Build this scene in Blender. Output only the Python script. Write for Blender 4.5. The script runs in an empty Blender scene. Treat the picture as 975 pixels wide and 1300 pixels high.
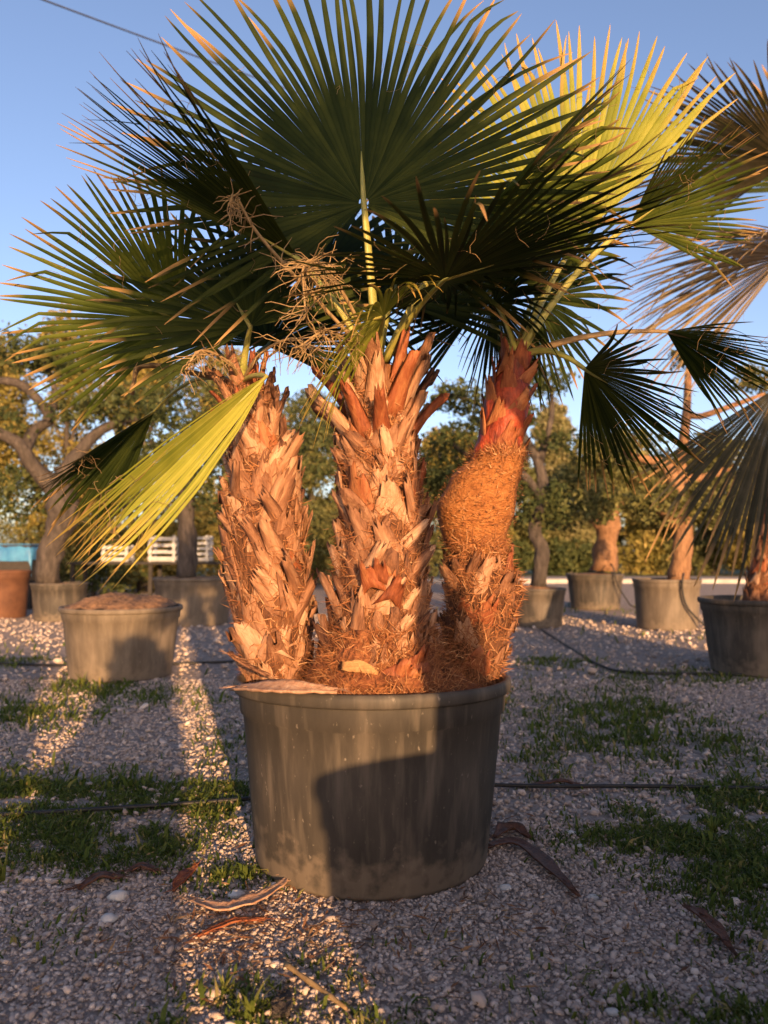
import bpy, math, random
import numpy as np
from mathutils import Vector, Matrix, noise

R_ = math.radians
rng = np.random.default_rng(7)
rnd = random.Random(11)
scene = bpy.context.scene
col = scene.collection

# ------------------------------------------------------------------ camera
CAM = Vector((0, 0, 1.21))
FPX = 1000.0                       # focal length in photograph pixels (975 x 1300)
PITCH = math.atan(0.05)
cd = bpy.data.cameras.new('camera')
cam = bpy.data.objects.new('camera', cd)
col.objects.link(cam)
cam.location = CAM
cam.rotation_euler = (R_(90) + PITCH, 0, 0)
cd.sensor_fit = 'VERTICAL'
cd.sensor_height = 36
cd.lens = 36 * FPX / 1300
cd.clip_start = 0.05
cd.clip_end = 3000
cd.dof.use_dof = True
cd.dof.focus_distance = 3.0
cd.dof.aperture_fstop = 2.2
scene.camera = cam

# ------------------------------------------------------------------ sky and sun
SUN_EL, SUN_AZ = R_(8.6), R_(14.7)       # low sun behind the camera, a little to its right
world = bpy.data.worlds.new('World')
scene.world = world
world.use_nodes = True
nt = world.node_tree
sky = nt.nodes.new('ShaderNodeTexSky')
sky.sky_type = 'NISHITA'
sky.sun_disc = False
sky.sun_elevation = SUN_EL
sky.sun_rotation = math.pi - SUN_AZ
sky.air_density = 0.8
sky.dust_density = 1.7
sky.ozone_density = 1.5
bg = nt.nodes['Background']
bg.inputs['Strength'].default_value = 0.143
tint = nt.nodes.new('ShaderNodeMix')          # the evening sky leans a little to violet, evenly all over
tint.data_type = 'RGBA'
tint.blend_type = 'MULTIPLY'
tint.inputs['Factor'].default_value = 1
tint.inputs['B'].default_value = (1.06, 0.93, 0.98, 1)
nt.links.new(sky.outputs[0], tint.inputs['A'])
nt.links.new(tint.outputs['Result'], bg.inputs[0])
sd = bpy.data.lights.new('sun', 'SUN')
sd.energy = 4.8
sd.angle = R_(0.6)
sd.color = (1.0, 0.59, 0.28)
sun = bpy.data.objects.new('sun', sd)
col.objects.link(sun)
LDIR = Vector((-math.sin(SUN_AZ) * math.cos(SUN_EL), math.cos(SUN_AZ) * math.cos(SUN_EL), -math.sin(SUN_EL)))
sun.rotation_euler = LDIR.to_track_quat('-Z', 'Y').to_euler()
sun.location = (3, -8, 6)
vs = scene.view_settings
vs.view_transform = 'Standard'
vs.look = 'None'
vs.gamma = 1
vs.use_curve_mapping = False
vs.exposure = 1.18
scene.cycles.max_bounces = 6
scene.cycles.transparent_max_bounces = 8

# ------------------------------------------------------------------ helpers
def at(px, py, Y):
    """photograph pixel -> the place in the yard that lies at depth Y"""
    dx, up = (px - 487.5) / FPX, (650 - py) / FPX
    c, s = math.cos(PITCH), math.sin(PITCH)
    d = Vector((dx, c - up * s, s + up * c))
    return CAM + d * (Y / d.y)

def gnd(px, py, z=0.0):
    dx, up = (px - 487.5) / FPX, (650 - py) / FPX
    c, s = math.cos(PITCH), math.sin(PITCH)
    d = Vector((dx, c - up * s, s + up * c))
    return CAM + d * ((z - CAM.z) / d.z)

def tag(o, label=None, cat=None, group=None, kind=None):
    for k, v in (('label', label), ('category', cat), ('group', group), ('kind', kind)):
        if v:
            o[k] = v
    return o

def empty(name, loc, label=None, cat=None, group=None):
    o = bpy.data.objects.new(name, None)
    col.objects.link(o)
    o.location = loc
    o.empty_display_size = 0.1
    return tag(o, label, cat, group)

def link(name, me, m, parent=None):
    """me is in world coordinates"""
    o = bpy.data.objects.new(name, me)
    col.objects.link(o)
    if m is not None and not me.materials:
        me.materials.append(m)
    if parent is not None:
        o.parent = parent
        if parent.type == 'EMPTY':
            o.matrix_parent_inverse = Matrix.Translation(-Vector(parent.location))
    return o

def mesh_np(name, V, F, attrs=None, smooth=False):
    V = np.asarray(V, dtype=np.float32)
    F = np.asarray(F, dtype=np.int32)
    me = bpy.data.meshes.new(name)
    k = F.shape[1]
    me.vertices.add(len(V))
    me.vertices.foreach_set('co', V.ravel())
    me.loops.add(F.size)
    me.loops.foreach_set('vertex_index', F.ravel())
    me.polygons.add(len(F))
    me.polygons.foreach_set('loop_start', np.arange(0, F.size, k, dtype=np.int32))
    me.polygons.foreach_set('loop_total', np.full(len(F), k, dtype=np.int32))
    if smooth:
        me.polygons.foreach_set('use_smooth', np.ones(len(F), dtype=bool))
    for n, a in (attrs or {}).items():
        at_ = me.attributes.new(n, 'FLOAT', 'POINT')
        at_.data.foreach_set('value', np.asarray(a, dtype=np.float32))
    me.update(calc_edges=True)
    return me

def mesh_py(name, V, F, smooth=True):
    me = bpy.data.meshes.new(name)
    me.from_pydata([tuple(v) for v in V], [], F)
    if smooth:
        me.polygons.foreach_set('use_smooth', [True] * len(me.polygons))
    me.update()
    return me

def tube_data(pts, rad, n=8, flat=1.0, cap=True, jitter=0.0):
    """a tapered tube along a polyline"""
    V, F = [], []
    pts = [Vector(p) for p in pts]
    prev = None
    for i, p in enumerate(pts):
        t = (pts[min(i + 1, len(pts) - 1)] - pts[max(i - 1, 0)]).normalized()
        if prev is None:
            a = t.orthogonal().normalized()
        else:
            a = (prev - t * prev.dot(t)).normalized()
        prev = a
        b = t.cross(a)
        r = rad[i] if hasattr(rad, '__len__') else rad
        for k in range(n):
            th = 2 * math.pi * k / n
            rr = r * (1 + jitter * noise.noise(Vector((p.x * 9 + math.cos(th) * 2, p.y * 9 + math.sin(th) * 2, p.z * 7))))
            V.append(p + a * (rr * math.cos(th)) + b * (rr * flat * math.sin(th)))
    for i in range(len(pts) - 1):
        for k in range(n):
            F.append((i * n + k, i * n + (k + 1) % n, (i + 1) * n + (k + 1) % n, (i + 1) * n + k))
    if cap:
        F.append(tuple(range(n - 1, -1, -1)))
        F.append(tuple((len(pts) - 1) * n + k for k in range(n)))
    return V, F

def join(parts):
    V, F = [], []
    for v, f in parts:
        o = len(V)
        V += list(v)
        F += [tuple(i + o for i in q) for q in f]
    return V, F

def smooth_path(pts, n=6):
    """Catmull-Rom through points (Vectors)"""
    P = [Vector(p) for p in pts]
    P = [P[0] * 2 - P[1]] + P + [P[-1] * 2 - P[-2]]
    out = []
    for i in range(1, len(P) - 2):
        for k in range(n):
            t = k / n
            a, b, c, d = P[i - 1], P[i], P[i + 1], P[i + 2]
            out.append(0.5 * ((2 * b) + (c - a) * t + (2 * a - 5 * b + 4 * c - d) * t * t + (3 * b - a - 3 * c + d) * t ** 3))
    out.append(P[-2])
    return out

def smooth_vals(vals, n=6):
    out = []
    for i in range(len(vals) - 1):
        for k in range(n):
            t = k / n
            t = t * t * (3 - 2 * t)
            out.append(vals[i] * (1 - t) + vals[i + 1] * t)
    out.append(vals[-1])
    return out

def box_data(c, s, rz=0.0):
    x, y, z = s[0] / 2, s[1] / 2, s[2] / 2
    V = [(-x, -y, -z), (x, -y, -z), (x, y, -z), (-x, y, -z), (-x, -y, z), (x, -y, z), (x, y, z), (-x, y, z)]
    m = Matrix.Rotation(rz, 3, 'Z')
    V = [m @ Vector(v) + Vector(c) for v in V]
    return V, [(0, 3, 2, 1), (4, 5, 6, 7), (0, 1, 5, 4), (1, 2, 6, 5), (2, 3, 7, 6), (3, 0, 4, 7)]

def copy_tree(o, parent=None):
    c = o.copy()
    col.objects.link(c)
    c.parent = parent
    for ch in KIDS.get(o.name, ()):
        copy_tree(ch, c)
    return c

# ------------------------------------------------------------------ materials
def ramp(nodes, stops):
    r = nodes.new('ShaderNodeValToRGB')
    e = r.color_ramp.elements
    while len(e) < len(stops):
        e.new(0.5)
    for x, (p, c) in zip(e, stops):
        x.position = p
        x.color = (*c, 1)
    return r

def mat(name, stops, scale=8, rough=0.8, bump=0.3, bscale=None, detail=6, stretch=None, objrand=0.0, spec=0.3, dist=0.01, coord='Object'):
    m = bpy.data.materials.new(name)
    m.use_nodes = True
    nt = m.node_tree
    N, L = nt.nodes, nt.links
    b = N['Principled BSDF']
    b.inputs['Roughness'].default_value = rough
    b.inputs['Specular IOR Level'].default_value = spec
    tc = N.new('ShaderNodeTexCoord')
    mp = N.new('ShaderNodeMapping')
    if stretch:
        mp.inputs['Scale'].default_value = stretch
    L.new(tc.outputs[coord], mp.inputs['Vector'])
    n = N.new('ShaderNodeTexNoise')
    n.inputs['Scale'].default_value = scale
    n.inputs['Detail'].default_value = detail
    n.inputs['Roughness'].default_value = 0.62
    L.new(mp.outputs[0], n.inputs['Vector'])
    r = ramp(N, stops)
    fac = n.outputs['Fac']
    if objrand:
        oi = N.new('ShaderNodeObjectInfo')
        ma = N.new('ShaderNodeMath')
        ma.operation = 'MULTIPLY_ADD'
        ma.inputs[1].default_value = objrand
        ma.inputs[2].default_value = -objrand / 2
        L.new(oi.outputs['Random'], ma.inputs[0])
        ad = N.new('ShaderNodeMath')
        ad.operation = 'ADD'
        L.new(fac, ad.inputs[0])
        L.new(ma.outputs[0], ad.inputs[1])
        fac = ad.outputs[0]
    L.new(fac, r.inputs['Fac'])
    L.new(r.outputs['Color'], b.inputs['Base Color'])
    if bump:
        n2 = N.new('ShaderNodeTexNoise')
        n2.inputs['Scale'].default_value = bscale or scale * 3
        n2.inputs['Detail'].default_value = 6
        L.new(mp.outputs[0], n2.inputs['Vector'])
        bp = N.new('ShaderNodeBump')
        bp.inputs['Strength'].default_value = bump
        bp.inputs['Distance'].default_value = dist
        L.new(n2.outputs['Fac'], bp.inputs['Height'])
        L.new(bp.outputs[0], b.inputs['Normal'])
    return m

def leaf_mat(name, stops, tipcol=(0.34, 0.2, 0.08), tip0=0.86, rough=0.5, trans=0.3, transcol=None, attr='tint', tipattr='rad'):
    """thin leaf: gloss plus light let through; colour by blade and a dry tip"""
    m = bpy.data.materials.new(name)
    m.use_nodes = True
    nt = m.node_tree
    N, L = nt.nodes, nt.links
    b = N['Principled BSDF']
    b.inputs['Roughness'].default_value = rough
    b.inputs['Specular IOR Level'].default_value = 0.06
    a = N.new('ShaderNodeAttribute')
    a.attribute_name = attr
    r = ramp(N, stops)
    tc = N.new('ShaderNodeTexCoord')
    nz = N.new('ShaderNodeTexNoise')
    nz.inputs['Scale'].default_value = 9
    nz.inputs['Detail'].default_value = 6
    L.new(tc.outputs['Object'], nz.inputs['Vector'])
    nm = N.new('ShaderNodeMath')
    nm.operation = 'MULTIPLY_ADD'
    nm.inputs[1].default_value = .9
    nm.inputs[2].default_value = -.45
    L.new(nz.outputs['Fac'], nm.inputs[0])
    na = N.new('ShaderNodeMath')
    na.operation = 'ADD'
    L.new(a.outputs['Fac'], na.inputs[0])
    L.new(nm.outputs[0], na.inputs[1])
    L.new(na.outputs[0], r.inputs['Fac'])
    c = r.outputs['Color']
    if tipattr:
        a2 = N.new('ShaderNodeAttribute')
        a2.attribute_name = tipattr
        mr = N.new('ShaderNodeMapRange')
        mr.inputs['From Min'].default_value = tip0
        mr.inputs['From Max'].default_value = 1.02
        L.new(a2.outputs['Fac'], mr.inputs['Value'])
        mx = N.new('ShaderNodeMix')
        mx.data_type = 'RGBA'
        mx.inputs['B'].default_value = (*tipcol, 1)
        L.new(mr.outputs['Result'], mx.inputs['Factor'])
        L.new(c, mx.inputs['A'])
        c = mx.outputs['Result']
    L.new(c, b.inputs['Base Color'])
    tr = N.new('ShaderNodeBsdfTranslucent')
    hs = N.new('ShaderNodeHueSaturation')
    hs.inputs['Saturation'].default_value = 1.1
    hs.inputs['Value'].default_value = 1.5
    L.new(c, hs.inputs['Color'])
    L.new(hs.outputs[0], tr.inputs['Color'])
    ms = N.new('ShaderNodeMixShader')
    ms.inputs[0].default_value = trans
    L.new(b.outputs[0], ms.inputs[1])
    L.new(tr.outputs[0], ms.inputs[2])
    L.new(ms.outputs[0], N['Material Output'].inputs['Surface'])
    return m

def attr_mat(name, stops, attr='tint', rough=0.85, bump=0.25, scale=60):
    m = mat(name, stops, rough=rough, bump=bump, scale=scale)
    nt = m.node_tree
    N, L = nt.nodes, nt.links
    r = next(n for n in N if n.type == 'VALTORGB')
    n0 = next(n for n in N if n.type == 'TEX_NOISE')
    a = N.new('ShaderNodeAttribute')
    a.attribute_name = attr
    ad = N.new('ShaderNodeMath')
    ad.operation = 'MULTIPLY_ADD'
    ad.inputs[1].default_value = 0.3
    L.new(n0.outputs['Fac'], ad.inputs[0])
    sb = N.new('ShaderNodeMath')
    sb.operation = 'SUBTRACT'
    sb.inputs[1].default_value = 0.15
    L.new(a.outputs['Fac'], sb.inputs[0])
    L.new(sb.outputs[0], ad.inputs[2])
    L.new(ad.outputs[0], r.inputs['Fac'])
    return m

M = {}
M['ground'] = mat('gravel_bed', [(0.3, (0.14, 0.108, 0.085)), (0.5, (0.28, 0.228, 0.195)), (0.7, (0.44, 0.37, 0.325))], scale=14, bump=0.9, bscale=55, detail=10, dist=0.03, rough=0.95)
M['pebble'] = attr_mat('pebble', [(0.0, (0.2, 0.152, 0.122)), (0.3, (0.37, 0.29, 0.24)), (0.65, (0.5, 0.4, 0.335)), (1.0, (0.66, 0.54, 0.455))], bump=0.2, scale=90)
M['pot'] = mat('pot_plastic', [(0.25, (0.028, 0.025, 0.021)), (0.5, (0.054, 0.046, 0.037)), (0.75, (0.12, 0.097, 0.073))], scale=3.2, rough=0.62, bump=0.12, bscale=40, stretch=(2.2, 2.2, 0.55), dist=0.004, objrand=0.12)
def dirty_pot(m):
    nt = m.node_tree
    N, L = nt.nodes, nt.links
    b = N['Principled BSDF']
    src = b.inputs['Base Color'].links[0].from_socket
    tc = N.new('ShaderNodeTexCoord')
    sp_ = N.new('ShaderNodeSeparateXYZ')
    L.new(tc.outputs['Object'], sp_.inputs[0])
    def tex(scale, stretch):
        mp = N.new('ShaderNodeMapping')
        mp.inputs['Scale'].default_value = stretch
        L.new(tc.outputs['Object'], mp.inputs[0])
        n = N.new('ShaderNodeTexNoise')
        n.inputs['Scale'].default_value = scale
        n.inputs['Detail'].default_value = 8
        L.new(mp.outputs[0], n.inputs['Vector'])
        return n.outputs['Fac']
    def mth(op, x, y, clamp=False):
        q = N.new('ShaderNodeMath')
        q.operation = op
        q.use_clamp = clamp
        for i, v in enumerate((x, y)):
            if hasattr(v, 'links'):
                L.new(v, q.inputs[i])
            else:
                q.inputs[i].default_value = v
        return q.outputs[0]
    def over(src, fac, colr):
        mx = N.new('ShaderNodeMix')
        mx.data_type = 'RGBA'
        L.new(fac, mx.inputs['Factor'])
        L.new(src, mx.inputs['A'])
        mx.inputs['B'].default_value = (*colr, 1)
        return mx.outputs['Result']
    # runs of pale dust down the wall
    f = mth('MULTIPLY', mth('SUBTRACT', tex(7, (3, 3, .25)), .52), 4.0, True)
    src = over(src, mth('MULTIPLY', f, .45), (.2, .165, .125))
    # scuffs and specks
    f = mth('MULTIPLY', mth('SUBTRACT', tex(55, (1, 1, .6)), .66), 9.0, True)
    src = over(src, mth('MULTIPLY', f, .6), (.27, .23, .185))
    # mud splashed up from the gravel
    h = mth('SUBTRACT', .22, sp_.outputs['Z'])
    f = mth('MULTIPLY', mth('ADD', mth('MULTIPLY', h, 2.2), mth('SUBTRACT', tex(18, (1, 1, 1)), .62)), 4.0, True)
    src = over(src, mth('MULTIPLY', f, .55), (.19, .15, .11))
    L.new(src, b.inputs['Base Color'])
dirty_pot(M['pot'])
M['pot_dusty'] = mat('pot_plastic_dusty', [(0.25, (0.07, 0.056, 0.042)), (0.5, (0.12, 0.095, 0.069)), (0.75, (0.2, 0.16, 0.118))], scale=3.2, rough=0.7, bump=0.12, bscale=40, stretch=(2.2, 2.2, 0.55), dist=0.004)
dirty_pot(M['pot_dusty'])
M['soil'] = mat('soil', [(0.3, (0.08, 0.045, 0.025)), (0.5, (0.22, 0.12, 0.06)), (0.7, (0.36, 0.2, 0.1))], scale=22, bump=1.0, bscale=45, dist=0.03)
M['boot'] = mat('leaf_base_dry', [(0.2, (0.055, 0.02, 0.01)), (0.4, (0.17, 0.074, 0.036)), (0.6, (0.3, 0.152, 0.08)), (0.85, (0.45, 0.285, 0.175))], scale=9, bump=0.6, bscale=40, stretch=(5, 5, 0.8), objrand=0.38, dist=0.008, rough=0.75)
M['boot_red'] = mat('leaf_base_red', [(0.25, (0.09, 0.022, 0.009)), (0.5, (0.22, 0.062, 0.022)), (0.75, (0.33, 0.135, 0.052))], scale=10, bump=0.6, stretch=(4, 4, 0.7), objrand=0.3, dist=0.008, rough=0.65)
M['trunk'] = mat('palm_trunk', [(0.3, (0.05, 0.02, 0.01)), (0.55, (0.15, 0.06, 0.024)), (0.75, (0.25, 0.12, 0.05))], scale=16, bump=1.0, bscale=40, stretch=(3, 3, 0.7), dist=0.02)
M['sheath'] = mat('orange_fibre_sheath', [(0.25, (0.17, 0.055, 0.014)), (0.5, (0.3, 0.112, 0.03)), (0.75, (0.4, 0.18, 0.06))], scale=26, bump=1.0, bscale=60, stretch=(1, 1, 2.2), dist=0.02)
M['redstem'] = mat('red_stem', [(0.3, (0.04, 0.012, 0.008)), (0.45, (0.16, 0.028, 0.014)), (0.6, (0.33, 0.055, 0.022)), (0.8, (0.38, 0.13, 0.055))], scale=9, bump=0.7, bscale=30, stretch=(2.2, 2.2, 0.8), rough=0.55, dist=0.012)
M['root'] = mat('red_root_mat', [(0.3, (0.06, 0.018, 0.008)), (0.5, (0.19, 0.062, 0.022)), (0.72, (0.33, 0.14, 0.055))], scale=24, bump=1.0, bscale=50, dist=0.03)
M['cut'] = mat('pale_cut_wood', [(0.3, (0.3, 0.14, 0.05)), (0.7, (0.45, 0.25, 0.1))], scale=30, bump=0.5, stretch=(1, 1, 4), rough=0.6)
M['fibre'] = attr_mat('palm_fibre', [(0.0, (0.09, 0.03, 0.012)), (0.4, (0.21, 0.075, 0.026)), (0.75, (0.32, 0.14, 0.055)), (1.0, (0.44, 0.25, 0.125))], bump=0)
M['petiole'] = mat('petiole_green', [(0.3, (0.2, 0.21, 0.045)), (0.7, (0.36, 0.31, 0.08))], scale=14, bump=0.2, rough=0.45)
M['petiole_dry'] = mat('petiole_dry', [(0.3, (0.17, 0.105, 0.045)), (0.7, (0.33, 0.225, 0.105))], scale=16, bump=0.3, rough=0.65)
M['frond'] = leaf_mat('frond_green_shaded', [(0, (0.008, 0.0135, 0.0034)), (0.5, (0.017, 0.026, 0.0056)), (1, (0.04, 0.05, 0.01))], trans=0.18, rough=0.6)  # darker than the leaf itself: shade on the fans is put into the green
M['frond_mid'] = leaf_mat('frond_green_lit', [(0, (0.028, 0.042, 0.008)), (0.5, (0.055, 0.074, 0.013)), (1, (0.1, 0.115, 0.02))], trans=0.22)  # same leaf green, left lighter for fronds the sun reaches
M['frond_y'] = leaf_mat('frond_yellow_green', [(0, (0.12, 0.14, 0.02)), (0.5, (0.2, 0.212, 0.03)), (1, (0.3, 0.29, 0.05))], tipcol=(0.42, 0.26, 0.08), tip0=0.72, trans=0.25)
M['frond_dry'] = leaf_mat('frond_dry', [(0, (0.13, 0.1, 0.06)), (0.5, (0.27, 0.2, 0.11)), (1, (0.42, 0.33, 0.19))], trans=0.15, rough=0.7)
M['frond_grey'] = leaf_mat('frond_wilted', [(0, (0.016, 0.017, 0.012)), (0.5, (0.03, 0.03, 0.02)), (1, (0.06, 0.055, 0.036))], trans=0.15, rough=0.65)  # wilted grey, darkened further in place of the shade on it
M['frond_half_lit'] = leaf_mat('frond_golden_lit', [(0, (0.03, 0.03, 0.014)), (0.5, (0.085, 0.072, 0.03)), (1, (0.26, 0.19, 0.08))], trans=0.18, rough=0.65, tipcol=(0.42, 0.3, 0.14), tip0=.75)  # golden sunlight on leaflet edges is put into the leaf and tip colours
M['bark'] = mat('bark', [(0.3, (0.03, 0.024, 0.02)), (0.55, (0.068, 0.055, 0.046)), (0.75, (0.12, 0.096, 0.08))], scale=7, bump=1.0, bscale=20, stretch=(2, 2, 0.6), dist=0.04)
M['bark_sunlit'] = mat('bark_sunlit', [(0.3, (0.13, 0.065, 0.032)), (0.55, (0.25, 0.135, 0.068)), (0.75, (0.33, 0.19, 0.1))], scale=7, bump=1.0, bscale=18, stretch=(2, 2, 0.6), dist=0.04)  # orange of the low sun is put into the bark colour
M['olive'] = leaf_mat('olive_leaf', [(0, (0.055, 0.062, 0.024)), (0.5, (0.12, 0.122, 0.044)), (1, (0.21, 0.19, 0.072))], tipattr=None, trans=0.25)
M['pine'] = leaf_mat('pine_leaf', [(0, (0.03, 0.042, 0.018)), (0.5, (0.06, 0.075, 0.028)), (1, (0.12, 0.122, 0.044))], tipattr=None, trans=0.2)
M['golden_lit'] = leaf_mat('hedge_leaf', [(0, (0.09, 0.085, 0.022)), (0.5, (0.2, 0.168, 0.045)), (1, (0.34, 0.255, 0.08))], tipattr=None, trans=0.25)  # golden evening light is put into the leaf colour
M['pale'] = leaf_mat('pale_leaf', [(0, (0.1, 0.1, 0.04)), (0.5, (0.19, 0.175, 0.075)), (1, (0.32, 0.275, 0.14))], tipattr=None, trans=0.3)
M['grass'] = leaf_mat('grass_blade', [(0, (0.04, 0.062, 0.015)), (0.5, (0.082, 0.112, 0.024)), (0.8, (0.13, 0.15, 0.036)), (1, (0.28, 0.22, 0.09))], tipattr=None, trans=0.3)
M['field'] = mat('field_grass', [(0.3, (0.05, 0.075, 0.02)), (0.55, (0.1, 0.12, 0.03)), (0.75, (0.2, 0.19, 0.06))], scale=1.2, bump=1.0, bscale=6, dist=0.3)
M['road'] = mat('pale_road', [(0.3, (0.27, 0.25, 0.23)), (0.7, (0.4, 0.375, 0.35))], scale=3, bump=0.3)
M['hose'] = mat('black_hose', [(0.3, (0.012, 0.012, 0.012)), (0.7, (0.03, 0.028, 0.026))], scale=20, bump=0.1, rough=0.5)
M['white'] = mat('white_plastic', [(0.3, (0.33, 0.34, 0.35)), (0.7, (0.45, 0.45, 0.45))], scale=6, bump=0.1, rough=0.5)
M['blue'] = mat('blue_sheet', [(0.3, (0.03, 0.13, 0.3)), (0.7, (0.07, 0.26, 0.45))], scale=3, bump=0.6, bscale=6, dist=0.03, rough=0.45)
M['darkwood'] = mat('dark_boards', [(0.3, (0.02, 0.018, 0.016)), (0.7, (0.05, 0.042, 0.036))], scale=8, bump=0.4, stretch=(1, 1, 4))
M['terracotta'] = mat('terracotta', [(0.3, (0.07, 0.03, 0.017)), (0.7, (0.13, 0.058, 0.03))], scale=5, bump=0.3, rough=0.8)
M['litter'] = attr_mat('dry_litter', [(0.0, (0.08, 0.035, 0.018)), (0.5, (0.2, 0.09, 0.04)), (1.0, (0.36, 0.22, 0.1))], bump=0)
M['dark_litter'] = mat('dark_dry_leaf_base', [(0.3, (0.045, 0.02, 0.012)), (0.7, (0.15, 0.065, 0.035))], scale=14, bump=0.5, stretch=(3, 3, 1), rough=0.6)
M['pale_base'] = mat('pale_leaf_base', [(0.3, (0.26, 0.13, 0.075)), (0.5, (0.36, 0.21, 0.13)), (0.7, (0.46, 0.31, 0.21))], scale=14, bump=0.5, stretch=(3, 3, 1), rough=0.7)
M['stone'] = mat('pale_stone', [(0.3, (0.38, 0.36, 0.34)), (0.7, (0.6, 0.57, 0.53))], scale=20, bump=0.3)
M['metal'] = mat('cable_black', [(0.3, (0.02, 0.02, 0.022)), (0.7, (0.04, 0.04, 0.042))], scale=5, bump=0)
M['wood_pole'] = mat('weathered_pole', [(0.3, (0.1, 0.08, 0.06)), (0.7, (0.2, 0.165, 0.125))], scale=5, bump=0.6, stretch=(3, 3, 0.4))

# ------------------------------------------------------------------ the ground
def sheet(name, x0, x1, y0, y1, z, m):
    me = mesh_py(name, [(x0, y0, z), (x1, y0, z), (x1, y1, z), (x0, y1, z)], [(0, 1, 2, 3)], False)
    return tag(link(name, me, m), kind='structure')

sheet('ground', -900, 900, -300, 1500, 0, M['ground'])
sheet('road', -60, 90, 30.0, 37.0, 0.02, M['road'])
sheet('field', -300, 400, 38.5, 600, 0.03, M['field'])

kb = link('kerb', mesh_py('kerb', *box_data((20, 30, .08), (110, .25, .16)), False), M['road'])
tag(kb, kind='structure')
# ---- grass patches, as ellipses on the ground given where the photograph shows them
PATCH = [(40, 906, 80, 18, 1.0), (205, 884, 60, 12, .5), (120, 872, 55, 12, 1.1), (130, 1012, 120, 22, .8), (60, 1062, 100, 34, 1.0),
         (185, 1062, 80, 26, .9), (90, 985, 110, 14, .5), (275, 1012, 42, 24, 1.0), (300, 1108, 48, 16, 1.0), (15, 1000, 40, 30, .9),
         (792, 900, 60, 20, 1.0), (850, 942, 95, 26, .9), (880, 1062, 95, 45, 1.0), (715, 930, 70, 32, .7), (950, 1110, 70, 36, 1.0),
         (925, 1275, 40, 24, .6), (690, 970, 40, 22, .5), (960, 1000, 70, 30, .8), (800, 1265, 60, 18, .25), (310, 1260, 60, 34, .45),
         (480, 1285, 50, 20, .35), (235, 1288, 40, 20, .6), (640, 890, 40, 20, .5), (700, 840, 40, 8, .6), (880, 860, 120, 10, .5),
         (20, 830, 60, 12, .8), (880, 810, 160, 8, .4), (330, 1290, 40, 20, .4), (760, 1060, 60, 20, .5), (290, 940, 40, 40, .35),
         (60, 1180, 90, 30, .12), (700, 1250, 200, 50, .08), (940, 1190, 60, 30, .4), (420, 1220, 80, 30, .12), (740, 775, 120, 8, .5)]
def patch_val(X, Y):
    """grass cover 0..1 at ground points (numpy)"""
    d = np.maximum(Y, 0.3)
    py = 700 + 1.21 / d * 1000
    px = 487.5 + X / d * 1000
    v = np.zeros_like(X)
    for (cx, cy, rx, ry, k) in PATCH:
        q = ((px - cx) / rx) ** 2 + ((py - cy) / ry) ** 2
        v += k * np.exp(-q * 1.1)
    return v

def fbm(X, Y, f, seed):
    out = np.zeros(len(X))
    for i in range(len(X)):
        out[i] = noise.noise(Vector((X[i] * f, Y[i] * f, seed)))
    return out

def ground_points(n, y0, y1, margin=0.62):
    Y = np.sqrt(rng.uniform(y0 * y0, y1 * y1, n))
    X = rng.uniform(-margin, margin, n) * Y + rng.uniform(-.2, .2, n)
    return X, Y

def pebbles(name, n, y0, y1, size, seedmask=True):
    ph = (1 + 5 ** .5) / 2
    ico = np.array([(-1, ph, 0), (1, ph, 0), (-1, -ph, 0), (1, -ph, 0), (0, -1, ph), (0, 1, ph), (0, -1, -ph), (0, 1, -ph), (ph, 0, -1), (ph, 0, 1), (-ph, 0, -1), (-ph, 0, 1)], float)
    ico /= np.linalg.norm(ico[0])
    tri = np.array([(0, 11, 5), (0, 5, 1), (0, 1, 7), (0, 7, 10), (0, 10, 11), (1, 5, 9), (5, 11, 4), (11, 10, 2), (10, 7, 6), (7, 1, 8), (3, 9, 4), (3, 4, 2), (3, 2, 6), (3, 6, 8), (3, 8, 9), (4, 9, 5), (2, 4, 11), (6, 2, 10), (8, 6, 7), (9, 8, 1)])
    X, Y = ground_points(n, y0, y1)
    cover = patch_val(X, Y)
    keep = rng.random(n) > np.clip(cover * 0.75, 0, 0.8)
    X, Y = X[keep], Y[keep]
    n = len(X)
    s = size * np.exp(rng.normal(0, 0.38, n))
    sc = np.stack([s * rng.uniform(.7, 1.3, n), s * rng.uniform(.6, 1.0, n), s * rng.uniform(.4, .75, n)], 1)
    a = rng.uniform(0, 2 * np.pi, n)
    V = ico[None] * (1 + rng.normal(0, 0.13, (n, 12, 1))) * sc[:, None, :]
    tl = rng.normal(0, .3, n)
    V[:, :, 2] += V[:, :, 0] * tl[:, None]
    c, si = np.cos(a)[:, None], np.sin(a)[:, None]
    x = V[:, :, 0] * c - V[:, :, 1] * si
    y = V[:, :, 0] * si + V[:, :, 1] * c
    V = np.stack([x + X[:, None], y + Y[:, None], V[:, :, 2] + (sc[:, 2] * rng.uniform(.25, 1.1, n))[:, None]], 2)
    F = (tri[None] + (np.arange(n) * 12)[:, None, None]).reshape(-1, 3)
    tint = np.repeat(np.clip(rng.beta(2.2, 3.2, n) + (rng.random(n) > .96) * .4, 0, 1), 12)
    return V.reshape(-1, 3), F, tint

pv = [pebbles('a', 56000, 1.75, 3.6, 0.0059), pebbles('b', 42000, 3.5, 7.5, 0.0092), pebbles('c', 9000, 7.3, 15, 0.018)]
off, VV, FF, TT = 0, [], [], []
for v, f, t in pv:
    VV.append(v); FF.append(f + off); TT.append(t)
    off += len(v)
gm = mesh_np('gravel', np.concatenate(VV), np.concatenate(FF), {'tint': np.concatenate(TT)}, smooth=True)
tag(link('gravel', gm, M['pebble']), 'grey and buff gravel pebbles strewn over the nursery yard', 'gravel', kind='stuff')

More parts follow.
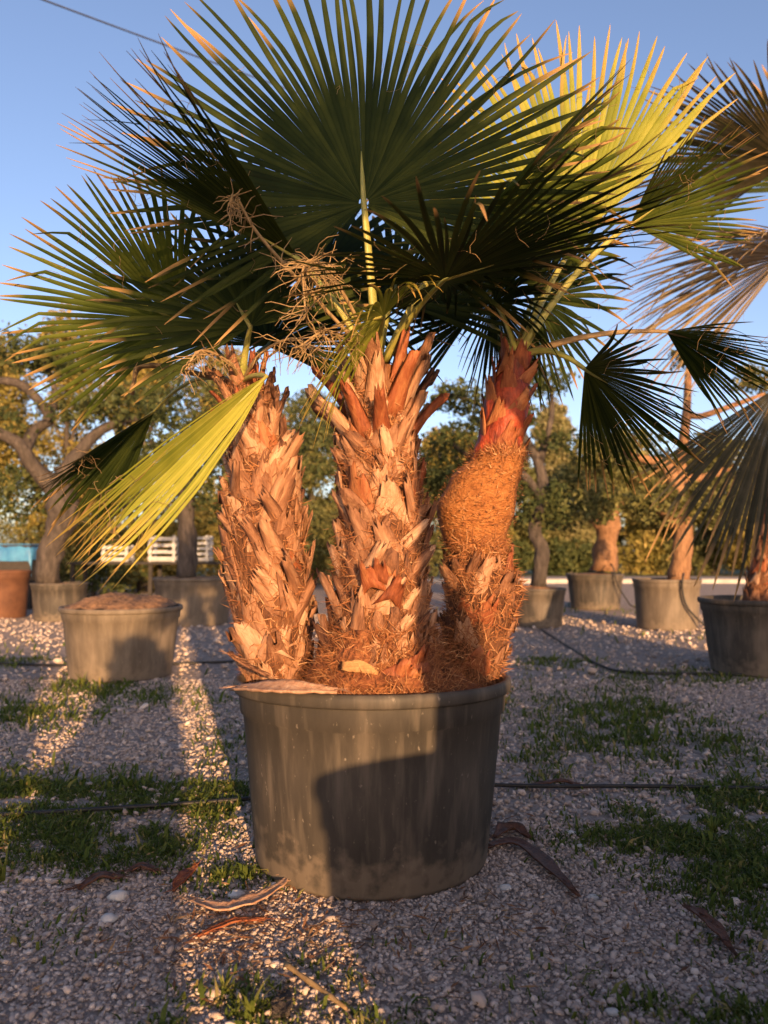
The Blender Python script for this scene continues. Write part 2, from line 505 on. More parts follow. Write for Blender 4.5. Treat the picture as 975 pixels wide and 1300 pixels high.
# ---- grass: short blades and small round weed leaves
def blades(X, Y, h, w, lean=0.6, tint=None):
    n = len(X)
    a = rng.uniform(0, 2 * np.pi, n)
    b = a + rng.uniform(-1, 1, n)
    dx, dy = np.cos(a), np.sin(a)
    lx, ly = np.cos(b + 1.57) * lean * rng.random(n), np.sin(b + 1.57) * lean * rng.random(n)
    P = np.zeros((n, 5, 3))
    base = np.stack([X, Y, np.zeros(n)], 1)
    wd = np.stack([dx * w, dy * w, np.zeros(n)], 1)
    up1 = np.stack([lx * h * .35, ly * h * .35, h * .6], 1)
    up2 = np.stack([lx * h, ly * h, h * (1 - .3 * lean * rng.random(n))], 1)
    P[:, 0] = base - wd; P[:, 1] = base + wd
    P[:, 2] = base + up1 + wd * .8; P[:, 3] = base + up1 - wd * .8
    P[:, 4] = base + up2
    i = (np.arange(n) * 5)[:, None]
    F = np.concatenate([i + np.array([[0, 1, 2]]), i + np.array([[0, 2, 3]]), i + np.array([[3, 2, 4]])])
    t = np.repeat(np.clip(rng.normal(.5, .25, n) if tint is None else tint, 0, 1), 5)
    return P.reshape(-1, 3), F, t

gx, gy, gh = [], [], []
for (n, y0, y1, hh) in ((420000, 1.8, 4.2, .021), (260000, 4.0, 9.0, .035), (26000, 8.5, 20, .07)):
    X, Y = ground_points(n, y0, y1)
    v = patch_val(X, Y)
    nz = np.array([noise.noise(Vector((x * 4, y * 4, 3.1))) + .6 * noise.noise(Vector((x * 13, y * 13, 7.7))) for x, y in zip(X[:n], Y[:n])])
    p = np.clip(v * (0.62 + 1.3 * nz), 0, 1) ** 1.1
    k = rng.random(n) < p * .6
    gx.append(X[k]); gy.append(Y[k]); gh.append(np.full(k.sum(), hh) * np.exp(rng.normal(0, .4, k.sum())))
X, Y, H = np.concatenate(gx), np.concatenate(gy), np.concatenate(gh)
v, f, t = blades(X, Y, H, H * .1 + .0012, 1.6)
tag(link('grass', mesh_np('grass', v, f, {'tint': t}), M['grass']), 'thin patchy green grass and weeds growing through the gravel', 'grass', kind='stuff')

# ---- dry shreds lying about on the gravel
X, Y = ground_points(2600, 1.8, 9)
k = rng.random(2600) < .5
cx = np.concatenate([X[k], rng.normal(-.42, .25, 500), rng.normal(.3, .3, 250)])
cy = np.concatenate([Y[k], rng.normal(2.55, .16, 500), rng.normal(2.6, .2, 250)])
n = len(cx)
a = rng.uniform(0, 6.28, n); L_ = rng.uniform(.008, .04, n); W_ = rng.uniform(.0015, .005, n)
P = np.zeros((n, 4, 3))
d = np.stack([np.cos(a), np.sin(a), rng.normal(0, .15, n)], 1); e = np.stack([-np.sin(a), np.cos(a), rng.normal(0, .3, n)], 1)
c0 = np.stack([cx, cy, rng.uniform(.012, .022, n)], 1)
P[:, 0] = c0 - d * L_[:, None]; P[:, 1] = c0 - e * W_[:, None]; P[:, 2] = c0 + d * L_[:, None]; P[:, 3] = c0 + e * W_[:, None]
F = np.arange(n * 4).reshape(n, 4)
tag(link('leaf_litter', mesh_np('leaf_litter', P.reshape(-1, 3), F, {'tint': np.repeat(rng.random(n), 4)}), M['litter']), 'small brown shreds of dry palm litter scattered on the gravel', 'litter', kind='stuff')

# ------------------------------------------------------------------ pots
POTMESH = {}
def lathe(prof, n=56, wob=0.0, seed=0, cx=0, cy=0, cz=0, ribs=0):
    V, F = [], []
    for (r, z) in prof:
        for k in range(n):
            th = 2 * math.pi * k / n
            w = 1 + wob * noise.noise(Vector((math.cos(th) * 1.2, math.sin(th) * 1.2, z * 1.1 + seed * 7.3)))
            V.append(Vector((cx + r * w * math.cos(th), cy + r * w * math.sin(th), cz + z)))
    for i in range(len(prof) - 1):
        for k in range(n):
            F.append((i * n + k, i * n + (k + 1) % n, (i + 1) * n + (k + 1) % n, (i + 1) * n + k))
    return V, F

def pot(loc, r, h, label, group='black plastic nursery pots', m='pot', tilt=(0, 0), soil_z=0.93, mound=0.0, seed=1, rb=0.83):
    x, y = loc
    root = empty('plant_pot', (x, y, 0), label, 'plant pot', group)
    b = r * rb
    s = h / .71
    def rr(z):
        return b + (r * .955 - b) * z / h
    body = [(b * .93, .0), (b * .985, .006), (b, .022 * s), (rr(h * .3), h * .3), (rr(h * .6), h * .6), (rr(h * .81), h * .81), (rr(h * .815) + .012 * s, h * .825), (rr(h * .9) + .013 * s, h * .93)]
    lip = [(r * .955, h * .928), (r * .99, h * .93), (r, h * .942), (r * 1.003, h * .975), (r * .995, h * .995), (r * .98, h), (r * .955, h * .995), (r * .94, h * .97), (r * .93, h * .9), (r * .9, h * .7)]
    wob = .014
    def shape(prof):
        V, F = lathe(prof, wob=wob, seed=seed, cx=x, cy=y)
        V = [Vector((v.x, v.y, max(v.z + (v.x - x) * tilt[0] * (v.z / h) + (v.y - y) * tilt[1] * (v.z / h), 0.0))) for v in V]
        return V, F
    V, F = shape(body)
    link('pot_body', mesh_py('pot_body', V, F), M[m], root)
    V, F = shape(lip)
    link('rim', mesh_py('rim', V, F), M[m], root)
    prof = [(0.01, soil_z * h + mound)] + [(r * .92 * q, soil_z * h + mound * (1 - q * q)) for q in (.1, .2, .3, .4, .5, .6, .7, .8, .9, 1.0)]
    V, F = lathe(prof, n=56, wob=0, cx=x, cy=y)
    V = [v + Vector((0, 0, .018 * noise.noise(v * 9) + (.25 * mound) * (noise.noise(v * 3.5) + .7 * noise.noise(v * 14)) + (v.x - x) * tilt[0] + (v.y - y) * tilt[1])) for v in V]
    link('soil', mesh_py('soil', V, F), M['soil'], root)
    return root

PC = at(473, 870, 3.23)
main_pot = pot((PC.x, 3.23), .553, .71, 'large black plastic pot in the foreground holding three shaggy palm trunks', tilt=(0, -0.028), seed=2, soil_z=.94)
def bgpot(px, py_base, r, h, label, **k):
    g = gnd(px, py_base)
    return pot((g.x, g.y + r * .83), r, h, label, **k), Vector((g.x, g.y + r * .83, 0))
pot_l, PL = bgpot(131, 868, .58, .68, 'wide black pot of bare soil standing left behind the palm pot', seed=3, soil_z=.99, mound=.13, m='pot_dusty')
pot_b1, PB1 = bgpot(62, 790, .48, .66, 'black pot under the thick-limbed tree at the left edge', seed=4, mound=.04)
pot_b2, PB2 = bgpot(235, 796, .68, .78, 'broad dark pot in line with the lit strip of gravel, left background', m='pot_dusty', seed=5, mound=.05)
pot_b3, PB3 = bgpot(690, 798, .44, .62, 'small black pot just right of the red-stemmed palm trunk', seed=6, mound=.08)
pot_b4, PB4 = bgpot(764, 775, .60, .74, 'farthest black pot on the right, under the stout orange-lit trunk', seed=7, mound=.06)
pot_b5, PB5 = bgpot(860, 801, .52, .78, 'sunlit black pot with a drip hose hanging down its front, right background', seed=8, rb=.88, m='pot_dusty')
pot_b6, PB6 = bgpot(992, 862, .56, .74, 'black pot cut off by the right edge of the picture', seed=9, rb=.8)
pot_t, PT = bgpot(-8, 786, .45, .86, 'terracotta pot cut off by the left edge of the picture', m='terracotta', seed=10, group=None)

# ------------------------------------------------------------------ palms
class Axis:
    def __init__(self, pts, rad):
        self.P = smooth_path(pts, 8)
        self.R = smooth_vals(rad, 8)
    def at(self, f):
        q = f * (len(self.P) - 1)
        i = min(int(q), len(self.P) - 2)
        t = q - i
        return self.P[i].lerp(self.P[i + 1], t), self.R[i] * (1 - t) + self.R[i + 1] * t

def trunk_mesh(ax, f0=0.0, f1=1.0, n=28, rows=40, lump=0.06, fr=9.0, seed=0):
    V, F = [], []
    for i in range(rows):
        p, r = ax.at(f0 + (f1 - f0) * i / (rows - 1))
        for k in range(n):
            th = 2 * math.pi * k / n
            d = Vector((math.cos(th), math.sin(th), 0))
            q = p + d * r
            w = 1 + lump * (noise.noise(q * fr + Vector((seed, 0, 0))) + .6 * noise.noise(q * fr * 2.7))
            V.append(p + d * (r * w))
    for i in range(rows - 1):
        for k in range(n):
            F.append((i * n + k, i * n + (k + 1) % n, (i + 1) * n + (k + 1) % n, (i + 1) * n + k))
    F.append(tuple((rows - 1) * n + k for k in range(n)))
    return V, F

def boot_mesh(seed, w=.075, h=.115, thick=.01, ragged=.3, out=.03, chevron=.5):
    """one dry leaf base: a strap that clasps the trunk with two spreading feet and a torn top"""
    r = random.Random(seed)
    ns, ntt = 7, 5
    V = []
    top = [r.uniform(-ragged, ragged * .6) for _ in range(ns)]
    tw = r.uniform(-.25, .25)
    for layer in (0, 1):
        for j in range(ntt):
            t = j / (ntt - 1)
            for i in range(ns):
                s = -1 + 2 * i / (ns - 1)
                ww = w * (1 - .66 * t ** .8)
                x = s * ww + tw * w * t
                z = t * h - chevron * h * abs(s) ** 1.3 * (1 - t)
                if j == ntt - 1:
                    z += top[i] * h
                y = (1 - s * s) * .016 + out * t ** 1.6 - abs(s) * .01 * (1 - t) + r.uniform(-.003, .003)
                V.append(Vector((x, y - layer * thick, z - layer * .004)))
    F = []
    o = ns * ntt
    for j in range(ntt - 1):
        for i in range(ns - 1):
            a = j * ns + i
            F.append((a, a + ns, a + ns + 1, a + 1))
            F.append((o + a, o + a + 1, o + a + ns + 1, o + a + ns))
    for i in range(ns - 1):
        F.append((i, i + 1, o + i + 1, o + i))
        a = (ntt - 1) * ns + i
        F.append((a, o + a, o + a + 1, a + 1))
    for j in range(ntt - 1):
        a = j * ns
        F.append((a, o + a, o + a + ns, a + ns))
        a = j * ns + ns - 1
        F.append((a, a + ns, o + a + ns, o + a))
    return mesh_py('leaf_base', V, F, True)

BOOTS = [boot_mesh(s, ragged=.35, out=.02 + .012 * (s % 3), chevron=.6 + .25 * (s % 2)) for s in range(8)]
BOOTS_RED = [boot_mesh(40 + s, ragged=.35, out=.03) for s in range(4)]
STUBS = [boot_mesh(70 + s, w=.05, h=.24, thick=.02, ragged=.12, out=.07, chevron=.15) for s in range(5)]
STRAPS = [boot_mesh(120 + s, w=.05, h=.165, thick=.01, ragged=.25, out=.008 + .008 * (s % 3), chevron=.3) for s in range(6)]
STUBS_TAN = [boot_mesh(150 + s, w=.062, h=.22, thick=.016, ragged=.22, out=.06, chevron=.2) for s in range(5)]
for b in STRAPS + STUBS_TAN: b.materials.append(M['boot'])
for b in BOOTS: b.materials.append(M['boot'])
for b in BOOTS_RED: b.materials.append(M['boot_red'])
for b in STUBS: b.materials.append(M['boot_red'])

def place_boot(me, parent, ax, f, th, sc, lean=0.0, roll=0.0, inset=.01):
    p, r = ax.at(f)
    p2, _ = ax.at(min(f + .02, 1.0))
    p1, _ = ax.at(max(f - .02, 0.0))
    up = (p2 - p1).normalized()
    d = Vector((math.cos(th), math.sin(th), 0))
    d = (d - up * d.dot(up)).normalized()
    side = d.cross(up).normalized()
    m = Matrix((side, d, up)).transposed().to_4x4()
    m = Matrix.Translation(p + d * (r - inset)) @ m @ Matrix.Rotation(lean, 4, 'X') @ Matrix.Rotation(roll, 4, 'Y') @ Matrix.Diagonal((sc[0], sc[1], sc[2], 1))
    o = bpy.data.objects.new('leaf_base', me)
    col.objects.link(o)
    o.parent = parent
    o.matrix_local = m
    return o

def boots(parent, ax, f0, f1, step, per, seed, redbits=.08, size=1.0, lean=-.25, straps=0.0):
    """leaf bases in crossing spirals up the trunk"""
    r = random.Random(seed)
    length = sum((ax.P[i + 1] - ax.P[i]).length for i in range(len(ax.P) - 1))
    n = int((f1 - f0) * length / step)
    for j in range(n):
        f = f0 + (f1 - f0) * (j + .5) / n
        for k in range(per):
            th = 2 * math.pi * (k + .5 * (j % 2)) / per + r.uniform(-.16, .16) + j * .05
            me = r.choice(BOOTS_RED if r.random() < redbits else BOOTS)
            s = size * r.uniform(.75, 1.2)
            rl = r.gauss(0, .18)
            if r.random() < straps:
                me = r.choice(STRAPS)
                rl = r.choice((-1, 1)) * r.uniform(.25, .75)
            if r.random() < .06:
                continue
            place_boot(me, parent, ax, min(max(f + r.uniform(-.02, .02), 0), 1), th + r.uniform(-.15, .15), (s * r.uniform(.9, 1.3), s * r.uniform(.45, 1.0), s * r.uniform(.8, 1.2)), lean + r.uniform(-.12, .1), rl)

def fibre(parent, ax, f0, f1, n, seed, ln=.07, out=.35, name='trunk_fibre'):
    g = np.random.default_rng(seed)
    V = np.zeros((n, 5, 3))
    for i in range(n):
        p, r = ax.at(f0 + (f1 - f0) * g.random())
        th = g.uniform(0, 6.283)
        d = np.array([math.cos(th), math.sin(th), 0])
        tg = np.array([-math.sin(th), math.cos(th), 0])
        b = np.array(p) + d * (r + g.uniform(-.008, .02))
        dr = d * out * g.uniform(0, 1) + tg * g.normal(0, .7) + np.array([0, 0, g.normal(.25, .7)])
        dr /= np.linalg.norm(dr)
        l = ln * g.uniform(.4, 1.5)
        w = np.cross(dr, d); w = w / (np.linalg.norm(w) + 1e-6) * g.uniform(.0007, .0022)
        bend = g.normal(0, .3, 3)
        mid = b + dr * l * .5
        tip = b + dr * l + bend * l * .35 + d * .008
        V[i] = (b - w, b + w, mid + w * .8, mid - w * .8, tip)
    i = (np.arange(n) * 5)[:, None]
    F = np.concatenate([i + np.array([[0, 1, 2]]), i + np.array([[0, 2, 3]]), i + np.array([[3, 2, 4]])])
    t = np.repeat(np.clip(g.normal(.5, .25, n), 0, 1), 5)
    o = link(name, mesh_np(name, V.reshape(-1, 3), F, {'tint': t}), M['fibre'], parent)
    o['kind'] = 'stuff'
    return o

def fan(hub, tip, roll=0, spread=110, n=48, split=.45, cup=.1, droop=.05, recurve=.0, seed=0, width=1.0, side=.22, ragged=.05, close=0.0, lo=None, hi=None, nrm=None):
    """a pleated, costapalmate fan blade"""
    r = random.Random(seed)
    hub, tip = Vector(hub), Vector(tip)
    A = tip - hub
    R = A.length
    A.normalize()
    Vw = Vector(nrm) if nrm is not None else (CAM - hub).normalized()
    N0 = (Vw - A * Vw.dot(A)).normalized()
    N = Matrix.Rotation(R_(roll), 3, A) @ N0
    B = N.cross(A)
    SL, SH = R_(lo if lo is not None else spread), R_(hi if hi is not None else spread)
    dphi = (SL + SH) / n
    ts = [.02, .12, .25, split * .8, split, split + (1 - split) * .18, split + (1 - split) * .38, split + (1 - split) * .58, split + (1 - split) * .78, split + (1 - split) * .92, 1.0]
    K = len(ts)
    V, F, rad, tint = [], [], [], []
    for i in range(n):
        phi = -SL + (i + .5) * dphi
        Rl = R * (1 - side * (abs(phi) / 2.0) ** 2) * (1 + r.uniform(-ragged, ragged))
        jl, jn, jd = r.gauss(0, .07), r.gauss(0, .08), r.uniform(.3, 1.9)
        tn = min(1, max(0, r.gauss(.5, .2)))
        broken = r.random() < .1
        tj = r.uniform(-.1, .12)
        if r.random() < .07:
            Rl *= r.uniform(.6, .85)
        sp = split * (1 + r.uniform(-.12, .12))
        sg = 1 if phi >= 0 else -1
        e1 = B * math.cos(cup) + N * (math.sin(cup) * sg)
        for j, t in enumerate(ts):
            ph = phi * (1 - close * t)
            d0 = A * math.cos(ph) + e1 * math.sin(ph)
            W = (-A * math.sin(ph) + e1 * math.cos(ph)).normalized()
            Nn = d0.cross(W).normalized()
            if Nn.dot(N) < 0:
                Nn = -Nn
            rr = Rl * t
            hs = Rl * sp * math.tan(dphi / 2) * width
            if t <= sp:
                hw = rr * math.tan(dphi / 2) * (1.02 if t < sp * .9 else width)
            else:
                q = (t - sp) / (1 - sp)
                hw = hs * (1 - q) ** .6 * (1 + .2 * q) + .0008
            u = max(0, t - sp)
            p = hub + d0 * rr + W * (jl * R * u * u * 1.5) + Nn * (jn * R * u * u * 1.6) + N * (recurve * R * t * t)
            p.z -= droop * R * jd * t ** 3
            if broken and t > .8:
                p.z -= (t - .8) * R * .6
            hw *= 1 - close * t
            pl = .42 * hw
            V += [p - W * hw - Nn * pl * .5, p + Nn * pl * .5, p + W * hw - Nn * pl * .5]
            tr = t + (tj if t > .5 else 0)
            rad += [tr, tr, tr]
            c = tn + (.12 if j < 3 else 0)
            tint += [c, c + .1, c]
        o = i * K * 3
        for j in range(K - 1):
            a = o + j * 3
            F += [(a, a + 1, a + 4, a + 3), (a + 1, a + 2, a + 5, a + 4)]
    return np.array([tuple(v) for v in V]), np.array(F), {'rad': rad, 'tint': tint}, hub, A, N, R

def frond(parent, crown, hub, tip, m='frond', pm='petiole', arch=.35, rad=(.022, .011), plabel=None, ctrl=None, **k):
    V, F, at_, hub, A, N, R = fan(hub, tip, **k)
    o = link('frond', mesh_np('frond', V, F, at_), M[m], parent)
    crown = Vector(crown)
    L = (hub - crown).length
    c = Vector(ctrl) if ctrl is not None else crown.lerp(hub, .45) + Vector((0, 0, arch * L * .5))
    pts = []
    for i in range(13):
        t = i / 12
        pts.append(crown * (1 - t) ** 2 + c * 2 * t * (1 - t) + hub * t * t)
    pts += [hub + A * R * .1 , hub + A * R * .2]
    rr = [rad[0] + (rad[1] - rad[0]) * min(1, i / 12) for i in range(13)] + [rad[1] * .8, .002]
    v, f = tube_data(pts, rr, 7, .6)
    p = link('petiole', mesh_py('petiole', v, f), M[pm], o)
    # loose curly threads along the splits
    r = random.Random(int(hub.x * 1000) + int(hub.z * 977))
    parts = []
    nv = len(V) // 33
    for i in range(26):
        sg = r.randrange(nv)
        b = Vector(V[sg * 33 + r.choice((12, 15, 18, 21)) + r.choice((0, 2))])
        d = Vector((r.gauss(0, 1), r.gauss(0, 1), r.gauss(-.5, .8))).normalized()
        q = [b]
        for j in range(5):
            d = (d + Vector((r.gauss(0, .6), r.gauss(0, .6), r.gauss(-.15, .5)))).normalized()
            q.append(q[-1] + d * r.uniform(.01, .028))
        parts.append(tube_data(q, .0009, 3, cap=False))
    tv, tf = join(parts)
    th = link('leaf_thread', mesh_py('leaf_thread', tv, tf), M['petiole_dry'], o)
    th['kind'] = 'stuff'
    if plabel:
        o['label'] = plabel
    return o

def strap(name, pts, widths, thick, m, parent=None, up=Vector((0, 0, 1)), curl=.25, nseg=5):
    """a curved dry strap (leaf base or petiole end) with a hollowed section"""
    P = smooth_path(pts, nseg)
    W = [max(.002, w * (1 + .35 * noise.noise(p * 45))) for w, p in zip(smooth_vals(widths, nseg), P)]
    P = [p + Vector((.006 * noise.noise(p * 30), .006 * noise.noise(p * 30 + Vector((5, 0, 0))), .004 * noise.noise(p * 25))) for p in P]
    V, F = [], []
    nc = 7
    for i, p in enumerate(P):
        t = (P[min(i + 1, len(P) - 1)] - P[max(i - 1, 0)]).normalized()
        s = t.cross(up).normalized()
        u = s.cross(t)
        ring = []
        for k in range(nc):
            x = -1 + 2 * k / (nc - 1)
            ring.append(p + s * (x * W[i]) + u * (curl * W[i] * x * x + .005 * noise.noise(p * 40 + Vector((k * 1.7, 0, 0)))))
        V += ring + [q - u * thick for q in reversed(ring)]
    m2 = nc * 2
    for i in range(len(P) - 1):
        for k in range(m2):
            F.append((i * m2 + k, i * m2 + (k + 1) % m2, (i + 1) * m2 + (k + 1) % m2, (i + 1) * m2 + k))
    F.append(tuple(range(m2 - 1, -1, -1)))
    F.append(tuple((len(P) - 1) * m2 + k for k in range(m2)))
    return link(name, mesh_py(name, V, F), M[m], parent)

def flower_stalk(parent, pts, seed, n=70, spread=.16, ln=.12):
    """spent flower stalk: an arching stem with a tangle of thin dry twigs"""
    r = random.Random(seed)
    P = smooth_path(pts, 6)
    parts = [tube_data(P, [.009 - .006 * i / (len(P) - 1) for i in range(len(P))], 6)]
    for i in range(n):
        b = P[r.randrange(len(P) // 3, len(P))]
        q = [b]
        d = Vector((r.gauss(0, 1), r.gauss(0, 1), r.gauss(-.5, .8))).normalized()
        for s in range(4):
            d = (d + Vector((r.gauss(0, .35), r.gauss(0, .35), r.gauss(-.12, .3)))).normalized()
            q.append(q[-1] + d * ln * r.uniform(.15, .45))
        parts.append(tube_data(q, [.0024, .0022, .002, .0015, .001], 4, cap=False))
    V, F = join(parts)
    return link('dry_flower_stalk', mesh_py('dry_flower_stalk', V, F), M['petiole_dry'], parent)

# --- centre palm
CY = 3.12
c_base = at(480, 885, CY)
palm_c = empty('palm_tree', (c_base.x, CY, .66), 'middle palm with a straight shaggy trunk and the big upright fan', 'palm tree', 'palms in the foreground pot')
axc = Axis([Vector((at(480, y, CY).x + (x - 480) / 1000 * CY, CY, at(480, y, CY).z)) for x, y in ((484, 900), (483, 820), (484, 740), (485, 660), (482, 590), (480, 530), (480, 470))], [.215, .195, .172, .158, .14, .112, .11])
V, F = trunk_mesh(axc, lump=.07, seed=1)
tc_ = link('trunk', mesh_py('trunk', V, F), M['trunk'], palm_c)
boots(tc_, axc, .06, .8, .052, 11, 5, redbits=.08, size=.95, lean=-.02, straps=.45)
fibre(tc_, axc, 0, .95, 9000, 21, ln=.045)
fibre(tc_, axc, 0, .16, 1800, 22, ln=.06, out=.7)
r_ = random.Random(9)
for j in range(3):
    for k in range(9):
        th = 2 * math.pi * (k + .5 * j) / 9 + r_.uniform(-.15, .15)
        s = r_.uniform(.8, 1.15)
        place_boot(r_.choice(STUBS + STUBS_TAN * 2), tc_, axc, .74 + .08 * j, th, (s, s * (1.1 - .2 * j), s), -.3 + .06 * j + r_.uniform(-.15, .15), r_.uniform(-.15, .15))
axm = Axis([Vector((c_base.x + .03, CY + .05, .655)), Vector((c_base.x + .03, CY + .04, .72)), Vector((c_base.x + .02, CY + .03, .8)), Vector((c_base.x + .01, CY, .92))], [.36, .3, .245, .2])
V, F = trunk_mesh(axm, lump=.16, fr=7, seed=3, rows=14, n=40)
rm_ = link('root_mat', mesh_py('root_mat', V, F), M['root'], palm_c)
fibre(rm_, axm, 0, 1, 7000, 23, ln=.05, out=.5, name='root_fibre')
# the pale cut and red torn patches low on the trunk
strap('cut_leaf_base', [at(434, 845, CY - .245), at(455, 846, CY - .262), at(482, 852, CY - .25)], [.018, .022, .012], .02, 'cut', tc_, up=Vector((0, -1, .25)), curl=.1)
strap('torn_leaf_base', [at(470, 862, CY - .245), at(505, 852, CY - .25), at(545, 846, CY - .2)], [.014, .026, .018], .02, 'boot_red', tc_, up=Vector((0, -1, .3)), curl=-.2)
for (f_, th_, sc_) in ((.33, -1.75, .8), (.345, -1.62, .7), (.3, -1.4, .75), (.09, -1.3, .9), (.12, -1.0, .8), (.07, -1.1, .8)):
    place_boot(BOOTS_RED[int(f_ * 100) % 4], tc_, axc, f_, th_, (sc_, sc_ * 1.3, sc_), -.1, r_.uniform(-.3, .3), -.03)
C0 = at(480, 462, CY)
frond(palm_c, C0, at(462, 258, 3.0), at(446, -60, 3.08), spread=138, n=80, split=.45, cup=.12, seed=1, droop=.03, arch=.1, side=.2, width=1.0, rad=(.026, .015))
frond(palm_c, C0 + Vector((.03, -.03, 0)), at(565, 355, 2.75), at(888, 256, 2.6), roll=76, spread=150, n=78, split=.42, cup=-.1, seed=2, droop=.03, side=.2, arch=.3, width=.95)
frond(palm_c, C0 + Vector((.02, .04, 0)), at(585, 300, 3.2), at(786, 86, 2.95), roll=62, spread=60, n=36, split=.6, cup=.5, seed=3, droop=.04, arch=.3, m='frond_mid')
frond(palm_c, C0 + Vector((-.03, -.03, 0)), at(378, 328, 2.95), at(92, 158, 2.62), roll=-30, lo=40, hi=7, n=38, split=.5, cup=.4, seed=4, droop=.0, arch=.3, side=.3)
frond(palm_c, C0 + Vector((0, .05, 0)), at(405, 350, 3.5), at(425, 200, 3.9), roll=20, spread=125, n=46, split=.45, cup=.1, seed=5, droop=.06)
frond(palm_c, C0 + Vector((0, .05, 0)), at(500, 380, 3.6), at(520, 240, 4.1), roll=-10, spread=125, n=46, split=.45, cup=.1, seed=6, droop=.06)
frond(palm_c, C0 + Vector((0, -.05, 0)), at(487, 402, 2.88), at(400, 420, 2.55), roll=-50, spread=105, n=34, split=.4, cup=.1, seed=7, droop=.25, m='frond_y', arch=.4)
flower_stalk(palm_c, [C0, at(440, 380, 2.95), at(405, 335, 2.8), at(385, 340, 2.68), at(388, 400, 2.6)], 1, n=110)
flower_stalk(palm_c, [C0, at(420, 400, 2.95), at(330, 300, 2.75), at(300, 250, 2.7), at(290, 260, 2.65)], 2, n=60, ln=.08)
flower_stalk(palm_c, [C0, at(450, 440, 2.95), at(415, 420, 2.8), at(380, 440, 2.75)], 3, n=60, ln=.1)

# --- left palm
LY = 3.3
def axis_px(rows, Y0):
    return [at(x, y, Y) for x, y, Y in [(a, b, c) for a, b, c in rows]]
palm_l = empty('palm_tree', (at(358, 880, LY).x, LY, .66), 'left palm with a tapering boot-clad trunk and a yellow-green frond hanging down', 'palm tree', 'palms in the foreground pot')
axl = Axis([at(358, 890, LY), at(350, 820, LY), at(341, 740, LY), at(335, 660, LY), at(333, 590, LY), at(322, 540, LY), at(308, 485, LY)], [.125, .145, .158, .155, .125, .1, .085])
V, F = trunk_mesh(axl, lump=.07, seed=4)
tl_ = link('trunk', mesh_py('trunk', V, F), M['trunk'], palm_l)
boots(tl_, axl, .04, .84, .056, 10, 15, redbits=.1, size=1.0, lean=-.02, straps=.6)
fibre(tl_, axl, 0, .98, 5000, 31, ln=.045)
for j in range(3):
    for k in range(7):
        th = 2 * math.pi * (k + .5 * j) / 7 + r_.uniform(-.15, .15)
        s = r_.uniform(.55, .75)
        place_boot(r_.choice(STUBS + STUBS_TAN), tl_, axl, .8 + .08 * j, th, (s, s, s), -.2 + .06 * j + r_.uniform(-.12, .12), r_.uniform(-.15, .15))
L0 = at(306, 488, LY)
frond(palm_l, L0, at(226, 408, 3.35), at(14, 300, 3.05), roll=-22, spread=74, n=40, split=.5, cup=.2, seed=11, m='frond_mid', droop=.03, arch=.35, side=.18, ragged=.03)
frond(palm_l, L0, at(318, 415, 3.2), at(228, 262, 3.35), roll=15, spread=105, n=44, split=.5, cup=.1, seed=12, droop=.05)
frond(palm_l, L0, at(338, 478, 2.95), at(88, 716, 2.55), roll=-22, spread=20, close=.6, n=26, split=.66, cup=.5, seed=13, m='frond_y', droop=.0, arch=.2, width=1.0, side=.5, plabel='folded yellow-green frond hanging towards the ground, frayed at its end')
frond(palm_l, L0 + Vector((-.02, .04, 0)), at(196, 522, 3.7), at(42, 630, 3.5), roll=-58, spread=40, n=26, split=.6, cup=.5, seed=14, droop=.02, arch=.6)
frond(palm_l, L0 + Vector((0, .05, 0)), at(340, 440, 3.7), at(400, 330, 4.1), roll=-25, spread=110, n=38, split=.5, seed=15, droop=.08)
strap('petiole_stub', [L0, at(230, 470, 3.3), at(178, 465, 3.3), at(166, 500, 3.3)], [.03, .022, .02, .02], .012, 'petiole_dry', palm_l)
flower_stalk(palm_l, [L0, at(330, 450, 3.1), at(370, 430, 2.95), at(400, 445, 2.9)], 4, n=40, ln=.09)
flower_stalk(palm_l, [L0, at(290, 460, 3.1), at(255, 445, 3.0), at(235, 470, 2.95)], 5, n=46, ln=.09)

# --- right palm: lumpy foot, orange fibre collar, bare red stem leaning out
RY = 3.28
palm_r = empty('palm_tree', (at(610, 880, RY).x, RY, .66), 'right palm whose trunk narrows to a bare red stem above an orange collar', 'palm tree', 'palms in the foreground pot')
axr = Axis([at(596, 880, RY), at(602, 815, RY), at(614, 748, RY), at(608, 702, RY)], [.12, .125, .145, .1])
V, F = trunk_mesh(axr, lump=.12, seed=8, rows=24, fr=8)
tr_ = link('trunk', mesh_py('trunk', V, F), M['trunk'], palm_r)
boots(tr_, axr, .1, .86, .075, 8, 33, redbits=.35, size=.85, lean=-.12, straps=.35)
fibre(tr_, axr, 0, 1, 5500, 41, ln=.04, out=.5)
axs = Axis([at(612, 712, RY), at(603, 686, RY), at(604, 645, RY), at(616, 608, RY), at(630, 585, RY), at(635, 570, RY)], [.095, .13, .165, .146, .116, .092])
V, F = trunk_mesh(axs, lump=.05, seed=9, rows=26, fr=12)
sh_ = link('fibre_collar', mesh_py('fibre_collar', V, F), M['sheath'], palm_r)
sh_['label'] = 'orange fibrous collar bulging below the red stem'
fibre(sh_, axs, 0, .97, 2600, 42, ln=.014, out=.25, name='collar_fibre')
fibre(sh_, axs, 0, .2, 900, 43, ln=.05, out=.15, name='collar_fringe')
fibre(sh_, axs, .84, 1, 700, 44, ln=.035, out=.1, name='collar_fringe')
axq = Axis([at(630, 585, RY), at(638, 548, RY), at(643, 510, RY), at(650, 478, RY), at(657, 450, RY)], [.1, .094, .092, .072, .064])
V, F = trunk_mesh(axq, lump=.17, seed=10, rows=34, fr=10, n=26)
rs_ = link('bare_stem', mesh_py('bare_stem', V, F), M['redstem'], palm_r)
rs_['label'] = 'bare dark red stem leaning to the right'
